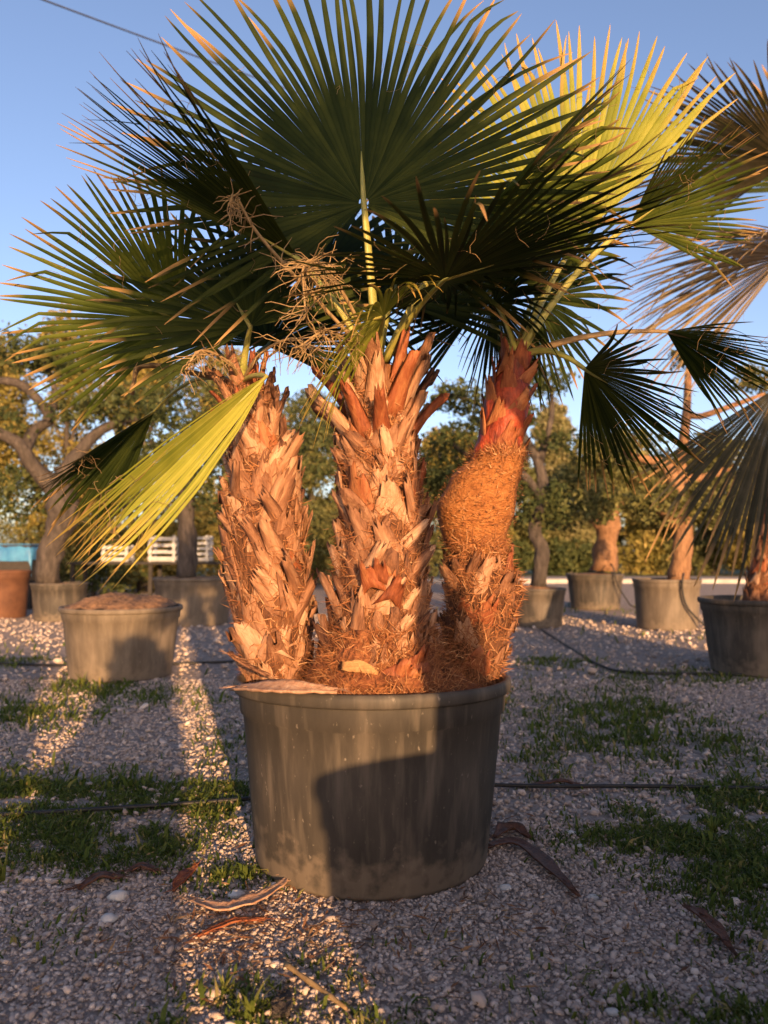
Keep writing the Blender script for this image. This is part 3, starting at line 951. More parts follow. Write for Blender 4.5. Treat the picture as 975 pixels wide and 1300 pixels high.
for k in range(26):
    place_boot(BOOTS_RED[k % 4], rs_, axq, .06 + .035 * k, 2.4 * k, (.7, .5, .8), -.1, r_.uniform(-.3, .3))
R0 = at(657, 455, RY)
frond(palm_r, R0, at(735, 302, 3.6), at(742, 34, 3.55), roll=8, hi=112, lo=48, n=60, split=.58, cup=.12, seed=21, m='frond_y', droop=.02, arch=.2, side=.14, width=1.0)
frond(palm_r, R0, at(742, 468, 3.15), at(900, 566, 2.95), roll=50, spread=72, n=42, split=.5, cup=.3, seed=22, droop=.02, arch=.7)
frond(palm_r, R0, at(628, 385, 3.5), at(705, 455, 3.25), roll=40, spread=130, n=60, split=.45, cup=.1, seed=23, droop=.2)
frond(palm_r, R0, at(800, 285, 3.45), at(962, 176, 3.2), roll=45, spread=62, n=36, split=.5, cup=.4, seed=24, droop=.02, arch=.3, m='frond_mid')
frond(palm_r, R0, at(846, 421, 3.3), at(1012, 468, 3.1), roll=55, spread=52, n=34, split=.5, cup=.3, seed=25, droop=.02, arch=.25, pm='petiole_dry')
frond(palm_r, R0, at(600, 400, 3.6), at(560, 300, 3.9), roll=-20, spread=120, n=42, split=.45, cup=.1, seed=26, droop=.1)
frond(palm_r, R0, at(680, 380, 3.7), at(800, 330, 3.9), roll=30, spread=120, n=46, split=.45, cup=.1, seed=27, droop=.1)

# --- neighbour palm standing outside the right edge
NX = Vector((PB6.x, PB6.y, 0))
palm_n = empty('palm_tree', (NX.x, NX.y, .68), 'neighbouring palm outside the right edge with dry and wilted fronds reaching in', 'palm tree')
axn = Axis([NX + Vector((0, 0, .64)), NX + Vector((.25, .1, 1.4)), NX + Vector((.5, .2, 2.2)), NX + Vector((.7, .3, 3.1))], [.15, .16, .15, .12])
V, F = trunk_mesh(axn, lump=.07, seed=14)
tn_ = link('trunk', mesh_py('trunk', V, F), M['trunk'], palm_n)
boots(tn_, axn, .02, .95, .12, 8, 51, size=.9, lean=-.1)
N0_ = NX + Vector((.7, .3, 3.1))
frond(palm_n, N0_, at(1000, 205, 6.3), at(826, 100, 5.9), roll=-40, spread=80, n=56, split=.5, cup=.3, seed=31, droop=.03, m='frond_half_lit')
frond(palm_n, N0_, at(1000, 325, 6.4), at(800, 352, 6.0), roll=-58, spread=85, n=62, split=.5, cup=.2, seed=32, droop=.12, m='frond_dry', pm='petiole_dry', ragged=.12)
frond(palm_n, N0_, at(1010, 300, 6.6), at(805, 285, 6.3), roll=-66, spread=70, n=50, split=.5, cup=.3, seed=36, droop=.1, m='frond_dry', pm='petiole_dry', ragged=.12)
frond(palm_n, N0_, at(990, 490, 6.4), at(884, 708, 6.1), roll=-20, spread=30, n=38, split=.7, cup=.3, seed=33, droop=.03, m='frond_grey', pm='petiole_dry', ragged=.12)
frond(palm_n, N0_, at(1060, 240, 8.0), at(1130, 60, 8.3), spread=110, n=40, seed=34)
frond(palm_n, N0_, at(1130, 330, 8.0), at(1300, 330, 8.3), spread=110, n=40, seed=35, roll=40)

# ------------------------------------------------------------------ trees behind
def leaves(blobs, n, size, seed, aspect=.45, clump=.16, up=.3):
    """leaf quads gathered in clumps through the volume of several ellipsoids"""
    g = np.random.default_rng(seed)
    vol = np.array([b[1][0] * b[1][1] * b[1][2] for b in blobs]) ** .75
    pick = g.choice(len(blobs), n // 14 + 1, p=vol / vol.sum())
    C, Tn = [], []
    for q in pick:
        c, rr = blobs[q]
        d = g.normal(0, 1, 3); d /= np.linalg.norm(d)
        r = g.uniform(.25, 1) ** .45
        C.append(np.array(c) + d * r * np.array(rr) * (1 + g.normal(0, .1)))
        Tn.append(g.normal(.5, .2))
    C = np.repeat(np.array(C), 14, 0)[:n]
    Tn = np.repeat(np.array(Tn), 14)[:n]
    mr = np.mean([max(b[1]) for b in blobs])
    P = C + g.normal(0, clump * mr, (n, 3)) * np.array([1, 1, .7])
    a = g.normal(0, 1, (n, 3)); a[:, 2] += up; a /= np.linalg.norm(a, axis=1)[:, None]
    b = np.cross(a, g.normal(0, 1, (n, 3))); b /= np.linalg.norm(b, axis=1)[:, None]
    s = size * np.exp(g.normal(0, .3, n))[:, None]
    V = np.stack([P - a * s, P - b * s * aspect, P + a * s, P + b * s * aspect], 1).reshape(-1, 3)
    F = np.arange(n * 4).reshape(n, 4)
    t = np.repeat(np.clip(Tn + g.normal(0, .15, n), 0, 1), 4)
    return mesh_np('crown', V, F, {'tint': t})

def tree(name, base, label, limbs, blobs, n, size, seed, m='olive', bark='bark', group='trees behind the palms', aspect=.45, clump=.16, cat='tree'):
    root = empty(name, base, label, cat, group)
    parts = []
    for pts, rad in limbs:
        parts.append(tube_data(smooth_path(pts, 4), smooth_vals(rad, 4), 9, jitter=.35))
    V, F = join(parts)
    link('trunk', mesh_py('trunk', V, F), M[bark], root)
    link('crown', leaves(blobs, n, size, seed, aspect, clump), M[m], root)
    return root

def pb(px, py, Y, rx, ry, rz=None):
    """crown lobe given where the photograph shows it: radii in photograph pixels"""
    p = at(px, py, Y)
    k = Y / 1000
    return (tuple(p), (rx * k, (rz or rx) * k, ry * k))

def A_(Y, *pp):
    return [at(x, y, Y + (dz if len(q) > 2 else 0)) for q in pp for (x, y, dz) in [(q[0], q[1], q[2] if len(q) > 2 else 0)]]

Yt = PB1.y
tree('cloud_pruned_tree', (PB1.x, Yt, .6), 'thick-limbed pruned tree with twisting dark branches at the left edge',
     [(A_(Yt, (60, 740), (66, 690), (80, 650), (70, 610)), [.2, .21, .27, .24]), (A_(Yt, (70, 620), (40, 590, -.3), (20, 560, -.5), (-30, 540, -.6)), [.18, .14, .11, .07]),
      (A_(Yt, (72, 615), (100, 575), (130, 545, .2), (175, 530, .3)), [.15, .12, .09, .05]), (A_(Yt, (30, 575, -.4), (45, 545), (62, 530), (30, 490, -.3), (-10, 482, -.4)), [.11, .1, .09, .08, .06]),
      (A_(Yt, (62, 535), (70, 500, .2), (60, 470, .2)), [.08, .06, .04]), (A_(Yt, (75, 600), (110, 590, .5), (150, 560, .8)), [.12, .08, .05])],
     [pb(20, 450, Yt, 60, 22), pb(-10, 540, Yt - .4, 45, 26), pb(100, 520, Yt, 45, 18), pb(165, 515, Yt + .3, 50, 22), pb(60, 455, Yt, 45, 22), pb(20, 625, Yt + .5, 45, 35), pb(140, 590, Yt + .8, 55, 25)],
     7500, .05, 61, m='pine')
Yt = PB2.y
tree('potted_tree', (PB2.x, Yt, .7), 'tree with a straight pale trunk in the broad dark pot behind the left palm',
     [(A_(Yt, (237, 735), (238, 690), (236, 640), (240, 590)), [.17, .15, .14, .12]), (A_(Yt, (238, 640), (215, 590), (190, 560)), [.1, .08, .05]), (A_(Yt, (238, 630), (270, 590), (300, 560)), [.1, .08, .05])],
     [pb(240, 570, Yt, 70, 40), pb(200, 610, Yt, 50, 35), pb(285, 620, Yt, 50, 45), pb(250, 510, Yt, 70, 40), pb(400, 560, Yt + 1, 60, 60)], 9000, .045, 62, m='pine')
Yt = PB3.y
tree('cloud_pruned_tree', (PB3.x, Yt, .6), 'dark cloud-pruned tree rising behind the red palm stem',
     [(A_(Yt, (683, 745), (688, 700), (678, 670), (690, 630), (680, 580), (640, 520)), [.12, .12, .11, .1, .08, .05]), (A_(Yt, (688, 635), (660, 600), (600, 580), (570, 560)), [.08, .07, .05, .03]),
      (A_(Yt, (684, 590), (700, 530), (700, 490)), [.07, .05, .03]), (A_(Yt, (660, 540), (600, 510), (570, 500)), [.06, .04, .03])],
     [pb(590, 505, Yt, 45, 16), pb(690, 485, Yt, 40, 16), pb(585, 555, Yt, 45, 18), pb(640, 530, Yt, 45, 14), pb(690, 640, Yt, 40, 30), pb(600, 620, Yt + .5, 60, 35), pb(710, 560, Yt, 30, 12), pb(560, 600, Yt + .5, 40, 35)], 9000, .045, 63, m='pine')
Yt = PB4.y
tree('potted_tree', (PB4.x, Yt, .65), 'olive tree with a stout orange-lit trunk in the farthest right pot',
     [(A_(Yt, (768, 725), (769, 690), (772, 668), (776, 650)), [.28, .23, .26, .2]), (A_(Yt, (770, 675), (745, 640), (735, 600)), [.16, .12, .06]), (A_(Yt, (774, 655), (800, 620), (815, 580)), [.15, .1, .06]), (A_(Yt, (774, 655), (775, 610), (770, 570)), [.15, .1, .05])],
     [pb(740, 620, Yt, 45, 34), pb(790, 610, Yt, 45, 38), pb(765, 575, Yt, 40, 25), pb(720, 650, Yt, 28, 24), pb(815, 640, Yt, 30, 24)], 11000, .055, 64, m='olive', bark='bark_sunlit')
Yt = PB5.y
tree('potted_tree', (PB5.x, Yt, .7), 'spreading tree with bare lit limbs above the pot with the drip hose',
     [(A_(Yt, (862, 740), (866, 700), (868, 660), (860, 620), (848, 590)), [.17, .15, .13, .12, .1]), (A_(Yt, (848, 592), (830, 585), (800, 578), (785, 560)), [.09, .08, .06, .03]), (A_(Yt, (866, 670), (840, 650), (815, 640)), [.09, .07, .04]),
      (A_(Yt, (850, 600), (870, 608), (900, 604), (935, 590)), [.09, .08, .06, .04]), (A_(Yt, (860, 625), (868, 560), (872, 520), (874, 445)), [.1, .09, .07, .03]), (A_(Yt, (871, 525), (890, 528), (930, 515), (970, 500)), [.06, .05, .045, .03])],
     [pb(840, 640, Yt, 40, 25), pb(800, 560, Yt, 35, 14), pb(910, 570, Yt, 45, 20), pb(900, 640, Yt, 45, 28), pb(855, 585, Yt + .5, 35, 15), pb(875, 455, Yt, 22, 10), pb(960, 480, Yt, 40, 14), pb(760, 640, Yt, 30, 24)], 8000, .045, 65, m='olive', bark='bark_sunlit')

# woodland behind the yard: each tree stands alone
spec = [  # px, depth, top py, half width px, leaf, label
    (-30, 22, 415, 110, 'golden_lit', 'tall golden-lit green tree at the far left'),
    (85, 24, 405, 90, 'golden_lit', 'golden-lit green tree rising highest at the left behind the potted trees'),
    (185, 23, 425, 85, 'golden_lit', 'bushy golden-lit tree behind the hanging yellow frond'),
    (285, 26, 440, 90, 'golden_lit', 'bushy tree behind the left palm trunk'),
    (395, 30, 500, 80, 'olive', 'green tree seen between the left and middle trunks'),
    (480, 36, 540, 70, 'olive', 'green tree hidden largely by the middle trunk'),
    (580, 34, 545, 70, 'golden_lit', 'yellowish tree seen between the middle and right trunks'),
    (650, 40, 560, 50, 'olive', 'green tree directly behind the red palm stem'),
    (705, 42, 512, 48, 'pale', 'pale silvery tree rising right of the red palm stem'),
    (762, 46, 566, 50, 'olive', 'olive-green tree right of the pale silvery tree'),
    (835, 44, 600, 60, 'golden_lit', 'yellow-green tree behind the limbs of the spreading tree'),
    (905, 40, 580, 60, 'olive', 'green tree behind the hanging wilted frond'),
    (975, 38, 570, 60, 'golden_lit', 'yellow-green tree at the far right'),
    (1060, 40, 540, 80, 'olive', 'green tree beyond the right edge'),
    (-130, 24, 400, 110, 'olive', 'dark green tree beyond the left edge')]
for i, (px, Y, top, hw, m, lab) in enumerate(spec):
    g = at(px, 700, Y); b = Vector((g.x, Y, 0))
    r = random.Random(300 + i)
    zt = at(px, top, Y).z
    w = hw * Y / 1000
    bl = []
    for k in range(9):
        f = r.uniform(.12, .9)
        ww = w * (1 - .55 * max(0, f - .4) / .6)
        bl.append((((b.x + r.uniform(-.6, .6) * ww), Y + r.uniform(-.5, .5) * w, zt * f), (ww * r.uniform(.4, .65), ww * .5, zt * r.uniform(.1, .17))))
    bl.append(((b.x, Y, zt * .86), (w * .4, w * .4, zt * .14)))
    lim = [([b, b + Vector((.1, 0, zt * .3)), b + Vector((-.1, 0, zt * .6)), b + Vector((0, 0, zt * .85))], [.02 * zt + .08, .018 * zt + .05, .05, .02])]
    for k in range(5):
        q = b + Vector((0, 0, zt * (.2 + .1 * k)))
        lim.append(([q, q + Vector((r.uniform(-.4, .4) * w, r.uniform(-.3, .3) * w, zt * .15)), q + Vector((r.uniform(-.8, .8) * w, r.uniform(-.5, .5) * w, zt * .28))], [.07, .045, .015]))
    tree('broadleaf_tree', b, lab, lim, bl, 26000, .066 * Y / 24, 400 + i, m=m, group='woodland behind the yard', aspect=.5, clump=.14)

# low bushes along the far side of the road
for i, (px, Y, hw, top, m) in enumerate([(30, 20, 60, 640, 'olive'), (120, 21, 60, 650, 'pine'), (330, 24, 70, 640, 'pine'), (430, 28, 50, 640, 'olive'), (560, 34, 60, 645, 'olive'), (640, 39, 40, 672, 'pine'), (725, 40, 42, 672, 'pine'), (800, 41, 45, 668, 'golden_lit'), (880, 40, 40, 674, 'olive'), (950, 39, 40, 668, 'golden_lit'), (690, 41, 40, 680, 'olive'), (1010, 40, 40, 660, 'pine')]):
    g = at(px, 700, Y)
    zt = at(px, top, Y).z
    w = hw * Y / 1000
    r = random.Random(700 + i)
    bl = [((g.x + r.uniform(-.6, .6) * w, Y + r.uniform(-.3, .3) * w, zt * r.uniform(.25, .65)), (w * .5, w * .4, zt * .35)) for k in range(6)]
    labs = ['low olive-green bush at the left edge behind the pots', 'dark bush behind the frayed end of the yellow frond', 'dark bush behind the left palm trunk', 'low bush between the left and middle trunks', 'low bush between the middle and right trunks', 'dark low bush beyond the road, behind the right palm trunk', 'dark low bush beyond the road, left of the orange-lit trunk', 'sunlit yellow bush beyond the road, right of the orange-lit trunk', 'green bush beyond the road behind the hose pot', 'sunlit bush beyond the road below the wilted frond', 'low green bush beyond the road behind the small black pot', 'dark bush beyond the right edge']
    b = Vector((g.x, Y, 0))
    tree('bush', b, labs[i], [([b, b + Vector((0, 0, zt * .4)), b + Vector((.1, 0, zt * .7))], [.06, .04, .02])], bl, 3500, .06 * Y / 24, 800 + i, m=m, group='bushes behind the yard', cat='bush', aspect=.5)

# ------------------------------------------------------------------ small things behind
def crate(px, py0, py1, w_px, Y, label, rows=4, rz=0.0, cols=1):
    c = at(px, (py0 + py1) / 2, Y)
    z1, z0 = at(px, py0, Y).z, at(px, py1, Y).z
    w = w_px * Y / 1000
    h = z1 - z0
    root = empty('slatted_crate', (c.x, Y, z0), label, 'crate', 'white slatted crates')
    for s in (-1, 1):
        for d in (-1, 1):
            link('corner_post', mesh_py('corner_post', *box_data((c.x + s * (w / 2 - .03), Y + d * .2, (z0 + z1) / 2), (.06, .05, h)), False), M['white'], root)
    for k in range(rows):
        z = z0 + h * (k + .5) / rows
        for d in (-1, 1):
            link('slat', mesh_py('slat', *box_data((c.x, Y + d * .228, z), (w, .02, h / rows * .5)), False), M['white'], root)
        for s in (-1, 1):
            link('slat', mesh_py('slat', *box_data((c.x + s * (w / 2 + .012), Y, z), (.02, .43, h / rows * .5)), False), M['white'], root)
    link('floor_panel', mesh_py('floor_panel', *box_data((c.x, Y, z0 + .02), (w - .1, .4, .025)), False), M['white'], root)
    return root
TB = 17.6
def bench(px0, px1, py, Y, label):
    a, b = at(px0, py, Y), at(px1, py, Y)
    root = empty('work_bench', ((a.x + b.x) / 2, Y, 0), label, 'bench')
    for k in range(4):
        link('board', mesh_py('board', *box_data(((a.x + b.x) / 2, Y - .36 + .24 * k, a.z - .03), (b.x - a.x, .23, .05)), False), M['darkwood'], root)
    for s in (a.x + .1, (a.x + b.x) / 2, b.x - .1):
        for d in (-.36, .36):
            link('leg', mesh_py('leg', *box_data((s, Y + d, (a.z - .055) / 2), (.08, .08, a.z - .055)), False), M['darkwood'], root)
    return root
bench(95, 300, 713, TB, 'long dark bench carrying white crates in the left background')
crate(209, 680, 713, 33, TB, 'white slatted crate on the bench left of the pale tree trunk')
crate(254, 680, 713, 26, TB, 'white slatted crate on the bench right of the pale tree trunk', rows=5)
crate(150, 692, 713, 32, TB, 'white slatted crate on the bench behind the frayed frond end', rows=3)

# blue sheet over a dark stack at the left edge
g = at(8, 700, 17)
bs = empty('covered_stack', (g.x, 17, 0), 'dark stack under a blue sheet at the left edge', 'stack')
zt = at(8, 689, 17).z
link('stack', mesh_py('stack', *box_data((g.x, 17, (zt - .05) / 2), (1.5, 1.0, zt - .05)), False), M['darkwood'], bs)
V, F = [], []
nx, ny = 24, 18
for j in range(ny + 1):
    for i in range(nx + 1):
        x = -.86 + 1.72 * i / nx; y = -.62 + 1.24 * j / ny
        ex, ey = max(0, abs(x) - .75), max(0, abs(y) - .5)
        z = zt - .03 + .012 * noise.noise(Vector((x * 4, y * 4, 2)))
        z -= (ex + ey) * 3.0
        V.append((g.x + max(-.78, min(.78, x)) * (1 + .012 * noise.noise(Vector((x * 9, y * 9, 1)))), 17 + max(-.53, min(.53, y)) * (1 + .03 * noise.noise(Vector((x * 7, z * 3, 5)))), z))
for j in range(ny):
    for i in range(nx):
        a = j * (nx + 1) + i
        F.append((a, a + 1, a + nx + 2, a + nx + 1))
link('sheet', mesh_py('sheet', V, F), M['blue'], bs)

# hoses
def hose(pts, label, r=.011):
    V, F = tube_data(smooth_path(pts, 8), r, 8)
    o = link('drip_hose', mesh_py('drip_hose', V, F), M['hose'])
    return tag(o, label, 'hose', 'black drip hoses')
def gz(px, py, z=.02):
    p = gnd(px, py); p.z = z; return p
hose([gz(560, 1000), gz(700, 1004, .024), gz(820, 1003), gz(1000, 1006), gz(1200, 1006)], 'black hose lying straight across the gravel right of the palm pot', .010)
hose([gz(-150, 1046), gz(0, 1040), gz(120, 1034, .024), gz(230, 1026), gz(330, 1018)], 'black hose lying across the grass left of the palm pot', .010)
hose([at(690, 790, 9.2) * 0 + gz(686, 800), gz(720, 822), gz(760, 846), gz(800, 856), gz(900, 858), gz(1000, 860)], 'black hose curving away from the small black pot on the right', .014)
hose([gz(-60, 842), gz(40, 846), gz(140, 848), gz(270, 843), gz(330, 842)], 'black hose running behind the pot of bare soil', .014)
hp = PB5
hose([at(868, 728, hp.y - .3), at(867, 732, hp.y - .56), at(866, 748, hp.y - .55), at(872, 770, hp.y - .53), at(888, 788, hp.y - .5), at(902, 797, hp.y - .5), gz(925, 800), gz(990, 806)], 'black hose hanging down the front of the sunlit pot', .016)
hp = PB4
hose([at(775, 716, hp.y - .45), at(778, 720, hp.y - .64), at(784, 742, hp.y - .62), at(796, 762, hp.y - .55), at(804, 770, hp.y - .45), gz(830, 776)], 'black hose hanging down the farthest pot', .016)

# debris on the pot rim and on the gravel
def debris(name, pts, widths, thick, m, label, cat, curl=.25, up=Vector((0, 0, 1)), group=None):
    o = strap(name, pts, widths, thick, m, None, up, curl)
    r = random.Random(len(label))
    ps = smooth_path(pts, 4)
    parts = []
    for i in range(26):
        e = r.random() < .6
        b = r.choice(ps[:3] + ps[-3:]) if e else r.choice(ps)
        d = (ps[-1] - ps[0]).normalized() * r.choice((-1, 1)) + Vector((r.gauss(0, .5), r.gauss(0, .5), r.gauss(0, .15)))
        q = b + Vector((r.gauss(0, .008), r.gauss(0, .008), .002))
        l = r.uniform(.015, .05)
        parts.append(tube_data([q, q + d * l * .5, q + d * l + Vector((r.gauss(0, .006), r.gauss(0, .006), r.uniform(-.008, .004)))], [.0016, .0013, .0006], 3, cap=False))
    V, F = join(parts)
    fo = link('frayed_fibre', mesh_py('frayed_fibre', V, F), M[m], o)
    fo['kind'] = 'stuff'
    return tag(o, label, cat, group)
RZ = .722
debris('dry_leaf_base', [at(298, 872, 2.93), at(335, 872, 2.77), at(380, 873, 2.69), at(428, 876, 2.68)], [.02, .03, .028, .012], .01, 'pale_base', 'flat tan leaf base lying along the left rim of the palm pot', 'leaf base', up=Vector((0, -.5, .87)))
debris('dry_leaf_base', [at(291, 828, 3.1), at(312, 843, 3.05), at(340, 858, 3.0)], [.012, .016, .013], .008, 'boot', 'short tan stub sticking out left above the rim of the palm pot', 'leaf base')
debris('dry_leaf_base', [gz(240, 1150, .03), gz(275, 1162, .028), gz(315, 1156, .03), gz(350, 1140, .035), gz(371, 1122, .04)], [.006, .026, .034, .022, .005], .006, 'pale_base', 'long pale curved leaf base on the gravel left of the palm pot', 'leaf base')
debris('dry_leaf_base', [gz(218, 1138, .02), gz(232, 1130, .045), gz(252, 1116, .06)], [.006, .026, .006], .006, 'boot_red', 'short orange-red leaf base beside the long pale one', 'leaf base')
debris('dry_leaf_base', [gz(606, 1086, .02), gz(640, 1078, .03), gz(668, 1084, .03), gz(700, 1112, .03), gz(735, 1144, .02)], [.006, .026, .03, .026, .005], .006, 'dark_litter', 'long dark brown leaf base lying right of the palm pot', 'leaf base')
debris('dry_leaf_base', [gz(628, 1072, .03), gz(642, 1064, .035), gz(655, 1062, .03), gz(672, 1068, .02)], [.008, .034, .03, .01], .006, 'dark_litter', 'curled dark scrap on top of the long brown leaf base', 'leaf base', curl=.6)
debris('dry_leaf_base', [gz(868, 1168, .05), gz(885, 1180, .055), gz(908, 1194, .045), gz(934, 1220, .02)], [.005, .022, .022, .004], .006, 'dark_litter', 'curved brown leaf base alone on the gravel at lower right', 'leaf base')
debris('dry_leaf_base', [gz(100, 1134, .02), gz(125, 1124, .035), gz(155, 1120, .02)], [.01, .022, .01], .008, 'dark_litter', 'brown leaf base among the weeds at the left', 'leaf base')
debris('dry_leaf_base', [gz(165, 1112, .02), gz(180, 1108, .03), gz(200, 1112, .02)], [.008, .018, .01], .008, 'dark_litter', 'small dark leaf base right of the brown one among the weeds', 'leaf base')
debris('dry_leaf_base', [gz(252, 1196, .02), gz(290, 1182, .03), gz(335, 1176, .025)], [.008, .013, .007], .006, 'boot_red', 'thin orange strip just below the long pale leaf base', 'leaf base')
V, F = tube_data(smooth_path([gz(362, 1238, .03), gz(385, 1254, .028), gz(415, 1276, .03), gz(440, 1294, .025)], 4), [.007, .008, .007, .006] * 3 + [.004], 7, jitter=.5)
tag(link('stick', mesh_py('stick', V, F), M['petiole_dry']), 'thin bare stick on the gravel near the bottom edge', 'stick')
debris('bark_piece', [gz(356, 1300, .02), gz(359, 1284, .03), gz(362, 1268, .02)], [.022, .026, .014], .01, 'bark', 'flat grey-brown bark scrap left of the thin stick', 'bark')
debris('dry_leaf_base', [gz(670, 1002, .02), gz(712, 998, .03), gz(742, 1004, .02)], [.01, .02, .01], .008, 'dark_litter', 'brown scrap caught on the hose right of the palm pot', 'leaf base')

# a few larger stones one can pick out
def stone(px, py, s, label, seed):
    g = gnd(px, py)
    r = random.Random(seed)
    import bmesh
    bm = bmesh.new()
    bmesh.ops.create_icosphere(bm, subdivisions=2, radius=1)
    for v in bm.verts:
        v.co *= 1 + .28 * noise.noise(v.co * 1.3 + Vector((seed, 0, 0)))
        v.co = Vector((v.co.x * s, v.co.y * s * .8, v.co.z * s * .5)) + Vector((g.x, g.y, s * .38))
    me = bpy.data.meshes.new('stone')
    bm.to_mesh(me); bm.free()
    me.polygons.foreach_set('use_smooth', [True] * len(me.polygons))
    return tag(link('stone', me, M['stone']), label, 'stone', 'larger stones in the gravel')
stone(641, 1130, .023, 'pale stone lying just below the long dark leaf base', 1)
stone(725, 1060, .022, 'pale stone between the hose and the dark leaf base', 2)
stone(737, 1076, .016, 'small buff stone beside the pale stone right of the pot', 3)
stone(300, 1136 + 4, .03, 'pale stone touching the upper side of the long pale leaf base', 4)
stone(150, 1142, .034, 'large grey stone at the left below the weeds', 5)
stone(138, 1170, .028, 'grey stone just below the large grey stone at left', 6)
stone(778, 1288, .018, 'small white stone at the bottom edge right of centre', 7)
stone(752, 1142, .02, 'bluish grey stone past the tip of the long dark leaf base', 8)

# taller weeds one can pick out
def weed(px, py, h, n, label, seed, spread=.5, w=.004):
    g = gnd(px, py)
    r = random.Random(seed)
    V, F, T = [], [], []
    for i in range(n):
        a = r.uniform(0, 6.28)
        d = Vector((math.cos(a), math.sin(a), 0))
        hh = h * r.uniform(.5, 1.1)
        ln = r.uniform(.15, spread) * hh
        b = Vector((g.x, g.y, 0)) + d * r.uniform(0, .012)
        s = Vector((-d.y, d.x, 0)) * w * r.uniform(.7, 1.4)
        o = len(V)
        for q in (0, .35, .7, 1.0):
            p = b + d * (ln * q * q) + Vector((0, 0, hh * (q - .25 * q * q * spread)))
            k = (1 - q) ** .6 if q > .4 else 1
            V += [p - s * k, p + s * k]
            T += [.55 + .3 * r.random()] * 2
        for j in range(3):
            F.append((o + 2 * j, o + 2 * j + 1, o + 2 * j + 3, o + 2 * j + 2))
    me = mesh_np('weed', np.array([tuple(v) for v in V]), np.array(F), {'tint': T})
    return tag(link('weed', me, M['grass']), label, 'weed', 'taller weeds in the gravel')
weed(318, 1292, .11, 14, 'bright weed sprouting near the bottom edge left of the stick', 1, .8, .006)
weed(285, 1262, .06, 10, 'small weed above and left of the bright bottom weed', 2, .9, .005)
weed(3, 1120, .14, 8, 'upright bright weed cut by the left edge', 3, .3, .005)
weed(674, 1066, .07, 7, 'upright weed behind the curled dark scrap', 4, .3, .004)
weed(905, 1060, .1, 16, 'leafy weed in the grass patch right of the palm pot', 5, .8, .006)
weed(915, 1138, .07, 16, 'bright weed between the hose and the curved brown leaf base', 6, .9, .006)
weed(600, 1012, .05, 6, 'tiny weed behind the right side of the palm pot', 7, .6, .004)
weed(940, 1285, .06, 14, 'weed clump in the lower right corner', 8, .9, .006)
weed(105, 872, .16, 22, 'dry tuft in front of the pot of bare soil', 9, .8, .006)
weed(70, 880, .14, 18, 'tuft at the left foot of the pot of bare soil', 10, .8, .006)
weed(282, 1118, .06, 18, 'weed between the pale leaf base and the palm pot', 11, .9, .006)
weed(290, 1045, .07, 14, 'weed in the lit strip beside the palm pot', 12, .8, .006)

# overhead cable
p0, p1 = at(-300, -135, 14), at(640, 205, 34)
pts = [p0.lerp(p1, t / 16) - Vector((0, 0, 1.6 * 4 * (t / 16) * (1 - t / 16) * .12)) for t in range(17)]
V, F = tube_data(pts, .022, 6)
tag(link('overhead_cable', mesh_py('overhead_cable', V, F), M['metal']), 'thin dark overhead cable crossing the sky at upper left', 'cable')

# ------------------------------------------------------------------ row behind the photographer: it throws the long shadows
SV = Vector((-math.sin(SUN_AZ), math.cos(SUN_AZ), 0)); UV = Vector((math.cos(SUN_AZ), math.sin(SUN_AZ), 0))
def su(u, al):
    p = UV * u + SV * al
    return p.x, p.y
bpy.context.view_layer.update()
KIDS = {}
for o in bpy.data.objects:
    if o.parent:
        KIDS.setdefault(o.parent.name, []).append(o)
S1 = su(1.03, -.52)
pot(S1, .56, .915, 'black pot beside the photographer, outside the picture, shading the palm pot', seed=21)
palm_s = empty('palm_tree', (S1[0], S1[1], .86), 'palm beside the photographer, outside the picture, shading the big fan', 'palm tree')
sx, sy = S1
axp = Axis([Vector((sx + .04, sy, .76)), Vector((sx, sy, 1.3)), Vector((sx - .07, sy, 1.75)), Vector((sx - .07, sy, 2.5))], [.2, .17, .07, .06])
V, F = trunk_mesh(axp, lump=.07, seed=24)
tp_ = link('trunk', mesh_py('trunk', V, F), M['trunk'], palm_s)
boots(tp_, axp, .02, .95, .14, 6, 71, size=.5, lean=-.05)
P0_ = Vector((sx, sy, 2.5))
def sp(u, z, al):
    x, y = su(u, al)
    return Vector((x, y, z))
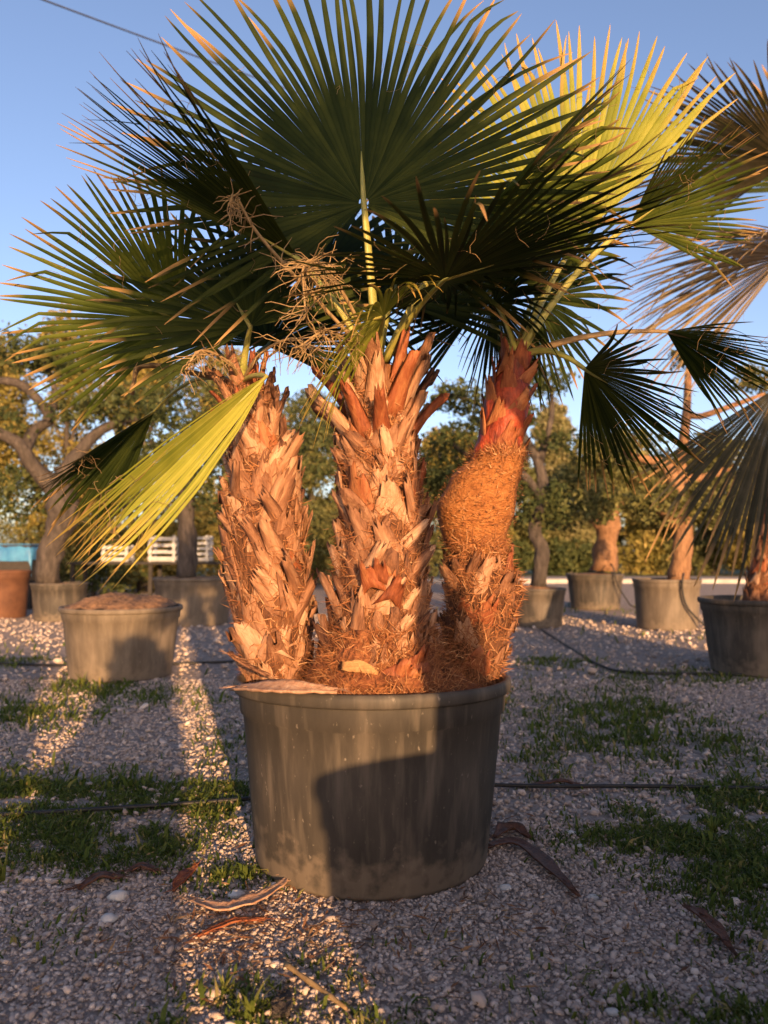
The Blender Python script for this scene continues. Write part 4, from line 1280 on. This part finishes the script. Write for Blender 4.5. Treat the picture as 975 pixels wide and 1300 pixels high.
frond(palm_s, P0_, sp(.72, 3.07, -.6), sp(.6, 3.92, -.6), spread=125, n=46, seed=81, nrm=SV, split=.55)
frond(palm_s, P0_, sp(1.0, 2.68, -.7), sp(1.85, 3.0, -.8), spread=70, n=40, seed=82, nrm=SV, split=.6)
frond(palm_s, P0_, sp(.42, 2.78, -.7), sp(-.4, 3.26, -.8), spread=60, n=36, seed=83, nrm=SV, split=.55)
frond(palm_s, P0_, sp(1.5, 2.5, -.7), sp(1.95, 2.1, -.8), spread=70, n=36, seed=84, nrm=SV, split=.6)
def shrub_pot(u, al, r, h, sr, sz, label, seed):
    x, y = su(u, al)
    pot((x, y), r, h, 'black pot under the ' + label, seed=seed)
    b = Vector((x, y, h * .9))
    bl = [((x, y, h + sz * .45), (sr * .8, sr * .8, sz * .5)), ((x + .1 * sr, y, h + sz * .25), (sr * .95, sr * .9, sz * .3)), ((x - .1 * sr, y, h + sz * .75), (sr * .55, sr * .55, sz * .25))]
    tree('rounded_shrub', b, label, [([b, b + Vector((0, 0, sz * .4)), b + Vector((.02, 0, sz * .8))], [.04, .03, .01])], bl, 16000, .055, seed + 900, m='pine', group='shrubs behind the photographer', cat='shrub', clump=.1)
shrub_pot(-.31, -.9, .27, .5, .3, 1.2, 'added tall shrub standing in for the photographer, outside the picture', 31)  # added to throw the shadow of the person holding the camera
shrub_pot(-1.78, -1.2, .58, .6, .82, 1.05, 'wide clipped shrub left behind the photographer, outside the picture', 32)
shrub_pot(2.02, -1.35, .58, .7, .7, .52, 'low shrub right behind the photographer, outside the picture', 33)
shrub_pot(3.25, -1.4, .58, .7, .75, .7, 'second low shrub right behind the photographer, outside the picture', 34)
shrub_pot(5.5, -1.4, .58, .7, .8, 1.25, 'third shrub right behind the photographer, outside the picture', 35)
shrub_pot(4.3, -1.9, .5, .7, .65, 2.9, 'tall column of foliage far right behind the photographer, outside the picture', 36)
print('objects', len(bpy.data.objects), 'tris', sum(len(m.polygons) * 2 for m in bpy.data.meshes))
